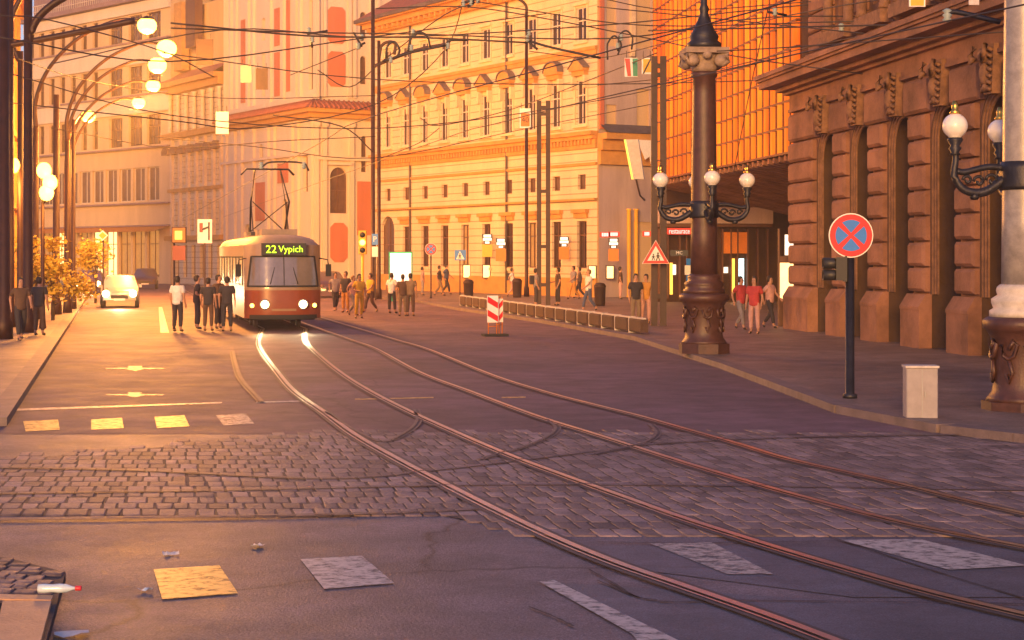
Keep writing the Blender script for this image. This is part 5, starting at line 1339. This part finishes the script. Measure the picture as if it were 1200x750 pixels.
CL = {'white': (.70,.66,.62), 'dark': (.035,.03,.035), 'brown': (.10,.055,.035), 'red': (.45,.05,.05), 'blue': (.06,.08,.16), 'ochre': (.50,.24,.05), 'grey': (.25,.22,.22), 'yellow': (.72,.42,.04), 'khaki': (.20,.14,.09), 'pink': (.50,.28,.25)}
for k, c in CL.items(): M['cloth_'+k] = mat('cloth_'+k, c, .85, .2, 6, .3, 40)
M['hair_dark'] = mat('hair_dark', (.03,.02,.015), .6, .3, 20)
M['hair_fair'] = mat('hair_fair', (.22,.12,.05), .6, .3, 20)
# backpack mesh
bp_ = MB(); bp_.bbox(-.15,.15,.10,.30,1.02,1.46,.05); BPM = bp_.build('backpack', M['cloth_dark']); BPD = BPM.data; bpy.data.objects.remove(BPM)
def person(px, d, face, kind, top, leg, label, hgt=1.75, hair='hair_dark', pack=False, z=.12, shorts=False):
    p = W(px, d, z); t = thing('person', label, 'person', p, face); s_ = hgt/1.80; t.scale = (s_,s_,s_); v = VAR[kind]
    def part(name, me, m):
        me2 = me.copy(); me2.materials.clear(); me2.materials.append(m); return link(name, me2, t)
    part('body', v['body'], M['skin']); part('shirt', v['shirt'], M['cloth_'+top]); part('trousers', v['trousers'], M['cloth_'+leg]); part('shoe', v['shoe_l'], M['black_paint']); part('shoe', v['shoe_r'], M['black_paint']); part('hair', v['hair'], M[hair])
    for sx in (-1,1): e = MB(); e.ball((sx*.03,-.098,1.655), .011, 8); e.build('eye', M['black_paint'], t)
    if pack:
        b = thing('backpack', 'dark backpack worn by '+label, 'backpack', p, face); b.scale = (s_,)*3
        b['label'] = 'dark backpack on the back of the ' + pack; link('bag', BPD, b)
F, Bk, Lf, Rt = 0, PI, -PI/2, PI/2
person(208, 54.5, R(160), 'stand', 'white', 'dark', 'person in white shirt and dark trousers under the amber stop sign', 1.80, z=.03)
person(231, 56.5, R(100), 'wait', 'dark', 'dark', 'person in black second from left in the group beside the tram', 1.80, z=.03)
person(244, 55.0, R(170), 'stand', 'dark', 'brown', 'person in dark top and brown trousers waiting beside the tram', 1.74, z=.03)
person(256, 56.8, R(60), 'wait', 'brown', 'dark', 'person in brown top in the group beside the tram', 1.82, z=.03)
person(266, 54.6, R(185), 'stand', 'dark', 'dark', 'person all in black nearest to the tram front corner', 1.78, z=.03)
person(393, 76, R(20), 'walk', 'grey', 'dark', 'person in grey walking just right of the tram', 1.74, z=0)
person(405, 74, R(-30), 'stand', 'dark', 'ochre', 'person in dark top and ochre trousers right of the tram', 1.80, z=0)
person(414, 70, R(60), 'walk', 'pink', 'grey', 'person in pink top walking beside the yellow traffic light', 1.66, 'hair_fair', z=0)
person(421, 67, R(30), 'wait', 'yellow', 'yellow', 'person in bright yellow jacket and trousers by the yellow traffic light', 1.76, z=0)
person(434, 74, R(-50), 'walk', 'yellow', 'brown', 'person in yellow jacket and brown trousers right of yellow traffic light', 1.72, z=0)
person(459, 73, R(150), 'wait', 'white', 'dark', 'person in white top and black trousers left of the poster case', 1.74, z=0)
person(472, 69.5, R(190), 'stand', 'brown', 'khaki', 'person in brown top standing before the poster case, left of a pair', 1.72, z=0)
person(481, 69.5, R(170), 'stand', 'khaki', 'brown', 'person in khaki top standing before the poster case, right of a pair', 1.76, z=0)
person(515, 100, R(90), 'walk', 'dark', 'khaki', 'person in dark top walking before the small round sign', 1.78)
person(523, 103, R(80), 'walk', 'blue', 'dark', 'person in blue top walking beneath the palace windows', 1.86)
person(495, 101, R(100), 'stand', 'pink', 'grey', 'person in pink top far off right of the poster case', 1.70)
person(600, 97, R(80), 'walk', 'white', 'pink', 'person in white top with backpack walking right of the menu boxes', 1.66, pack='walker in white top')
person(628, 80, R(100), 'stand', 'grey', 'dark', 'person with large backpack standing left of the farther twin post', 1.76, pack='person left of the farther twin post')
person(654, 80.5, R(-80), 'wait', 'brown', 'dark', 'person in brown top and black trousers right of the farther twin post', 1.80)
person(672, 92, R(-60), 'walk', 'grey', 'ochre', 'person in grey top walking before the right blade sign', 1.80)
person(679, 94, R(-90), 'walk', 'khaki', 'dark', 'person in khaki top walking close behind another in grey', 1.72)
person(690, 72, R(-70), 'walk', 'white', 'blue', 'person in white top and blue jeans striding behind the block row', 1.78, 'hair_fair')
person(727, 92, R(90), 'stand', 'brown', 'pink', 'person in brown top by the lit blade sign at corner building', 1.76)
person(745, 58.5, R(10), 'stand', 'dark', 'khaki', 'person in dark shirt standing left of the triangle sign post', 1.74)
person(757, 58.8, R(-20), 'wait', 'ochre', 'pink', 'person in ochre top standing beside the triangle sign post', 1.72)
person(868, 54, R(40), 'walk', 'red', 'grey', 'person in red top right beside the brown column lamp', 1.70)
person(884, 51, R(-30), 'stand', 'red', 'pink', 'person in red top and pink trousers, middle of three near display window', 1.74)
person(902, 55, R(50), 'walk', 'pink', 'dark', 'person in pink top walking left of the bright display window', 1.70)
person(24, 47, R(30), 'walk', 'brown', 'dark', 'person in brown top walking at the left edge', 1.76)
person(46, 50, R(170), 'stand', 'dark', 'brown', 'person in dark top standing under the lamp-yellow tree', 1.74)

# ------------------------------------------------------------------ overhead wires
def wire(pts, label, rad=.018, name='overhead_cable', grp=None, n=5):
    P = smoothpts([Q(*p) for p in pts], n) if len(pts) > 2 else [Q(*p) for p in pts]
    b = MB(); b.tube(P, rad, 5); o = b.build(name, M['wire']); tag(o, label, 'cable', grp); return o
wire([(190,62,60),(440,93,62),(760,98,60),(1210,80,58)], 'long sagging cable crossing the whole picture level with the palace eaves', .02)
wire([(-10,42,46),(200,72,52),(430,44,60),(640,16,66)], 'cable rising from left masts to top of palace', .022)
wire([(60,75,60),(260,35,55),(440,44,55),(700,30,55),(900,10,55),(1100,-8,55)], 'cable passing in front of the salmon church panels', .022)
wire([(200,27,50),(360,42,52),(490,44,52),(618,50,52)], 'thick double span cable left of the church pole', .028)
wire([(200,33,50),(360,38,52),(490,40,52),(720,45,52),(905,20,52),(1190,24,48)], 'span cable carrying insulators towards the theatre cornice', .022)
wire([(-10,80,50),(200,135,56),(450,150,60),(700,118,60),(940,62,50),(1210,8,44)], 'long cable dipping under the townhouse columns', .018)
wire([(-10,118,52),(200,141,56),(300,150,60),(440,122,62),(520,60,62),(545,-5,60)], 'cable climbing past the church pole to the top edge', .02)
wire([(180,160,70),(300,172,70),(440,185,72),(620,150,75),(800,115,70)], 'cable hanging in front of the church door arch', .018)
wire([(320,135,62),(400,148,62),(437,178,62)], 'short bowed cable by the church ledge', .024)
wire([(372,82,60),(410,102,60),(450,70,60),(520,18,60),(560,2,60)], 'cable from church panel up to the top edge', .02)
wire([(492,138,70),(515,147,70),(600,128,70),(700,90,64),(770,62,57)], 'cable climbing to the striped plates', .02)
wire([(515,150,72),(490,168,72),(440,188,72)], 'short slanting cable below the pediment row', .018)
wire([(440,10,55),(545,8,55),(640,22,55),(760,45,55),(900,72,50),(1210,110,45)], 'cable crossing the bell of brown column lamp', .02)
wire([(560,2,50),(620,12,50),(760,30,50),(1000,25,45)], 'cable across the top of palace towards theatre', .018)
wire([(620,60,70),(700,68,70),(790,48,62),(940,15,52),(1080,-8,46)], 'cable with bracket rising right over the glass blocks', .02)
wire([(700,100,66),(820,86,60),(1000,44,48),(1210,22,42)], 'taut cable passing the ionic capital', .018)
wire([(700,8,54),(860,24,50),(1000,38,46),(1210,60,42)], 'sloping cable over theatre cornice', .018)
wire([(760,36,52),(1010,30,46),(1195,27,40)], 'cable ending at the granite column at right', .024)
wire([(860,200,60),(880,100,52),(900,10,46)], 'steep cable hanging in front of the glass blocks', .016)
wire([(840,60,40),(930,55,40),(1210,35,36)], 'low cable just above the theatre cornice corner', .016)
wire([(690,-5,50),(790,12,50),(950,2,48)], 'uppermost cable near the column finial', .016)
wire([(0,18,46),(60,24,48),(190,60,54),(250,90,60)], 'cable descending from the left masts to townhouse', .02)
wire([(0,62,48),(110,96,60),(260,115,66),(440,112,70)], 'faint cable across the office block bands', .016)
wire([(60,150,60),(200,173,64),(330,165,64),(440,160,66)], 'lower faint cable at the pediment row of townhouse', .016)
wire([(425,54,60),(340,88,60)], 'short slanting guy cable left of the church pole', .016)
# tram contact wires above the rails
for k, off in enumerate((0.0, 3.1)):
    a = Vector((-7.43+off*1.0+.3, 55.7, 5.65)); b_ = a + SD*100; P = [b_, a, Vector((-3.6+off*1.1, 40, 5.6)), Vector((1.2+off, 27, 5.6)), Vector((5.8+off, 15, 5.6))]
    w_ = MB(); w_.tube(smoothpts(P,6), .012, 5); tag(w_.build('contact_wire', M['wire']), ['tram contact wire above the track of the red tram','tram contact wire above the empty right track'][k], 'cable')
# suspension hardware
def fitting(pts, rad, label, balls=(), name='cable_fitting', d=60):
    t = thing(name, label, 'cable fitting', Q(pts[0][0][0], pts[0][0][1], d)); o_ = Q(pts[0][0][0], pts[0][0][1], d)
    b = MB()
    for ch in pts: b.tube(smoothpts([Q(x,y,d)-o_ for x,y in ch],5) if len(ch) > 2 else [Q(x,y,d)-o_ for x,y in ch], rad, 6)
    b.build('bracket', M['iron'], t)
    for x, y in balls:
        b = MB(); c = Q(x,y,d)-o_; b.lathe([(.03,-.12),(.09,-.08),(.05,-.04),(.09,0),(.05,.04),(.09,.08),(.03,.12)], c, 8); b.build('insulator', M['copper'], t)
fitting([[(448,72),(480,62),(523,53)],[(452,68),(454,54),(462,49),(468,58),(466,66)],[(478,60),(482,44),(490,38),(500,42),(504,56)],[(523,60),(526,48),(548,47)]], .045, 'arched cable bracket with insulators before the palace eaves', [(458,70),(482,56),(484,38),(525,54)])
fitting([[(620,48),(648,56),(704,68)],[(617,36),(619,48),(630,58)]], .045, 'dark bracket arm bolted to slender bent pole', [(620,38),(618,45)])
fitting([[(712,70),(712,52),(720,42),(728,52),(724,64)],[(724,60),(726,42),(734,36),(741,44),(740,58)]], .035, 'double hoop cable bracket left of the striped plate', [(724,54),(728,44)])
fitting([[(360,40),(384,36)],[(364,44),(366,56)]], .04, 'small clamp on cable before the church upper panel', [(362,36),(366,46)])
fitting([[(414,38),(424,54)],[(418,55),(428,50)]], .04, 'small clamp on cable just left of church pole', [(424,44),(420,54)])
fitting([[(306,196),(318,190),(354,191),(362,200)]], .035, 'curved cable hanger above the tram pantograph', [(306,194),(356,194)], d=58)
fitting([[(1108,18),(1120,14),(1172,26)]], .05, 'bracket arm fixed near the column top at right', [(1110,18)], d=30)
fitting([[(540,4),(560,-2)],[(548,8),(556,2)]], .06, 'cluster of cable joints at top edge above palace', [(543,4),(552,3),(560,0)])
fitting([[(900,14),(922,18)]], .04, 'insulated cable joint in front of glass blocks corner', [(908,14),(986,32)], d=50)

# ------------------------------------------------------------------ haze (warm dusty evening air)
hz = MB(); hz.box(-130,150,-20,260,-1.0,36); hzm = bpy.data.materials.new('haze'); hzm.use_nodes = True
hn = hzm.node_tree.nodes; hn.remove(hn['Principled BSDF']); pv = hn.new('ShaderNodeVolumePrincipled'); pv.inputs['Density'].default_value = .0010; pv.inputs['Color'].default_value = (.95,.84,.74,1); pv.inputs['Anisotropy'].default_value = .3
hzm.node_tree.links.new(pv.outputs[0], hn['Material Output'].inputs['Volume'])
tag(hz.build('haze', hzm), kind='stuff')
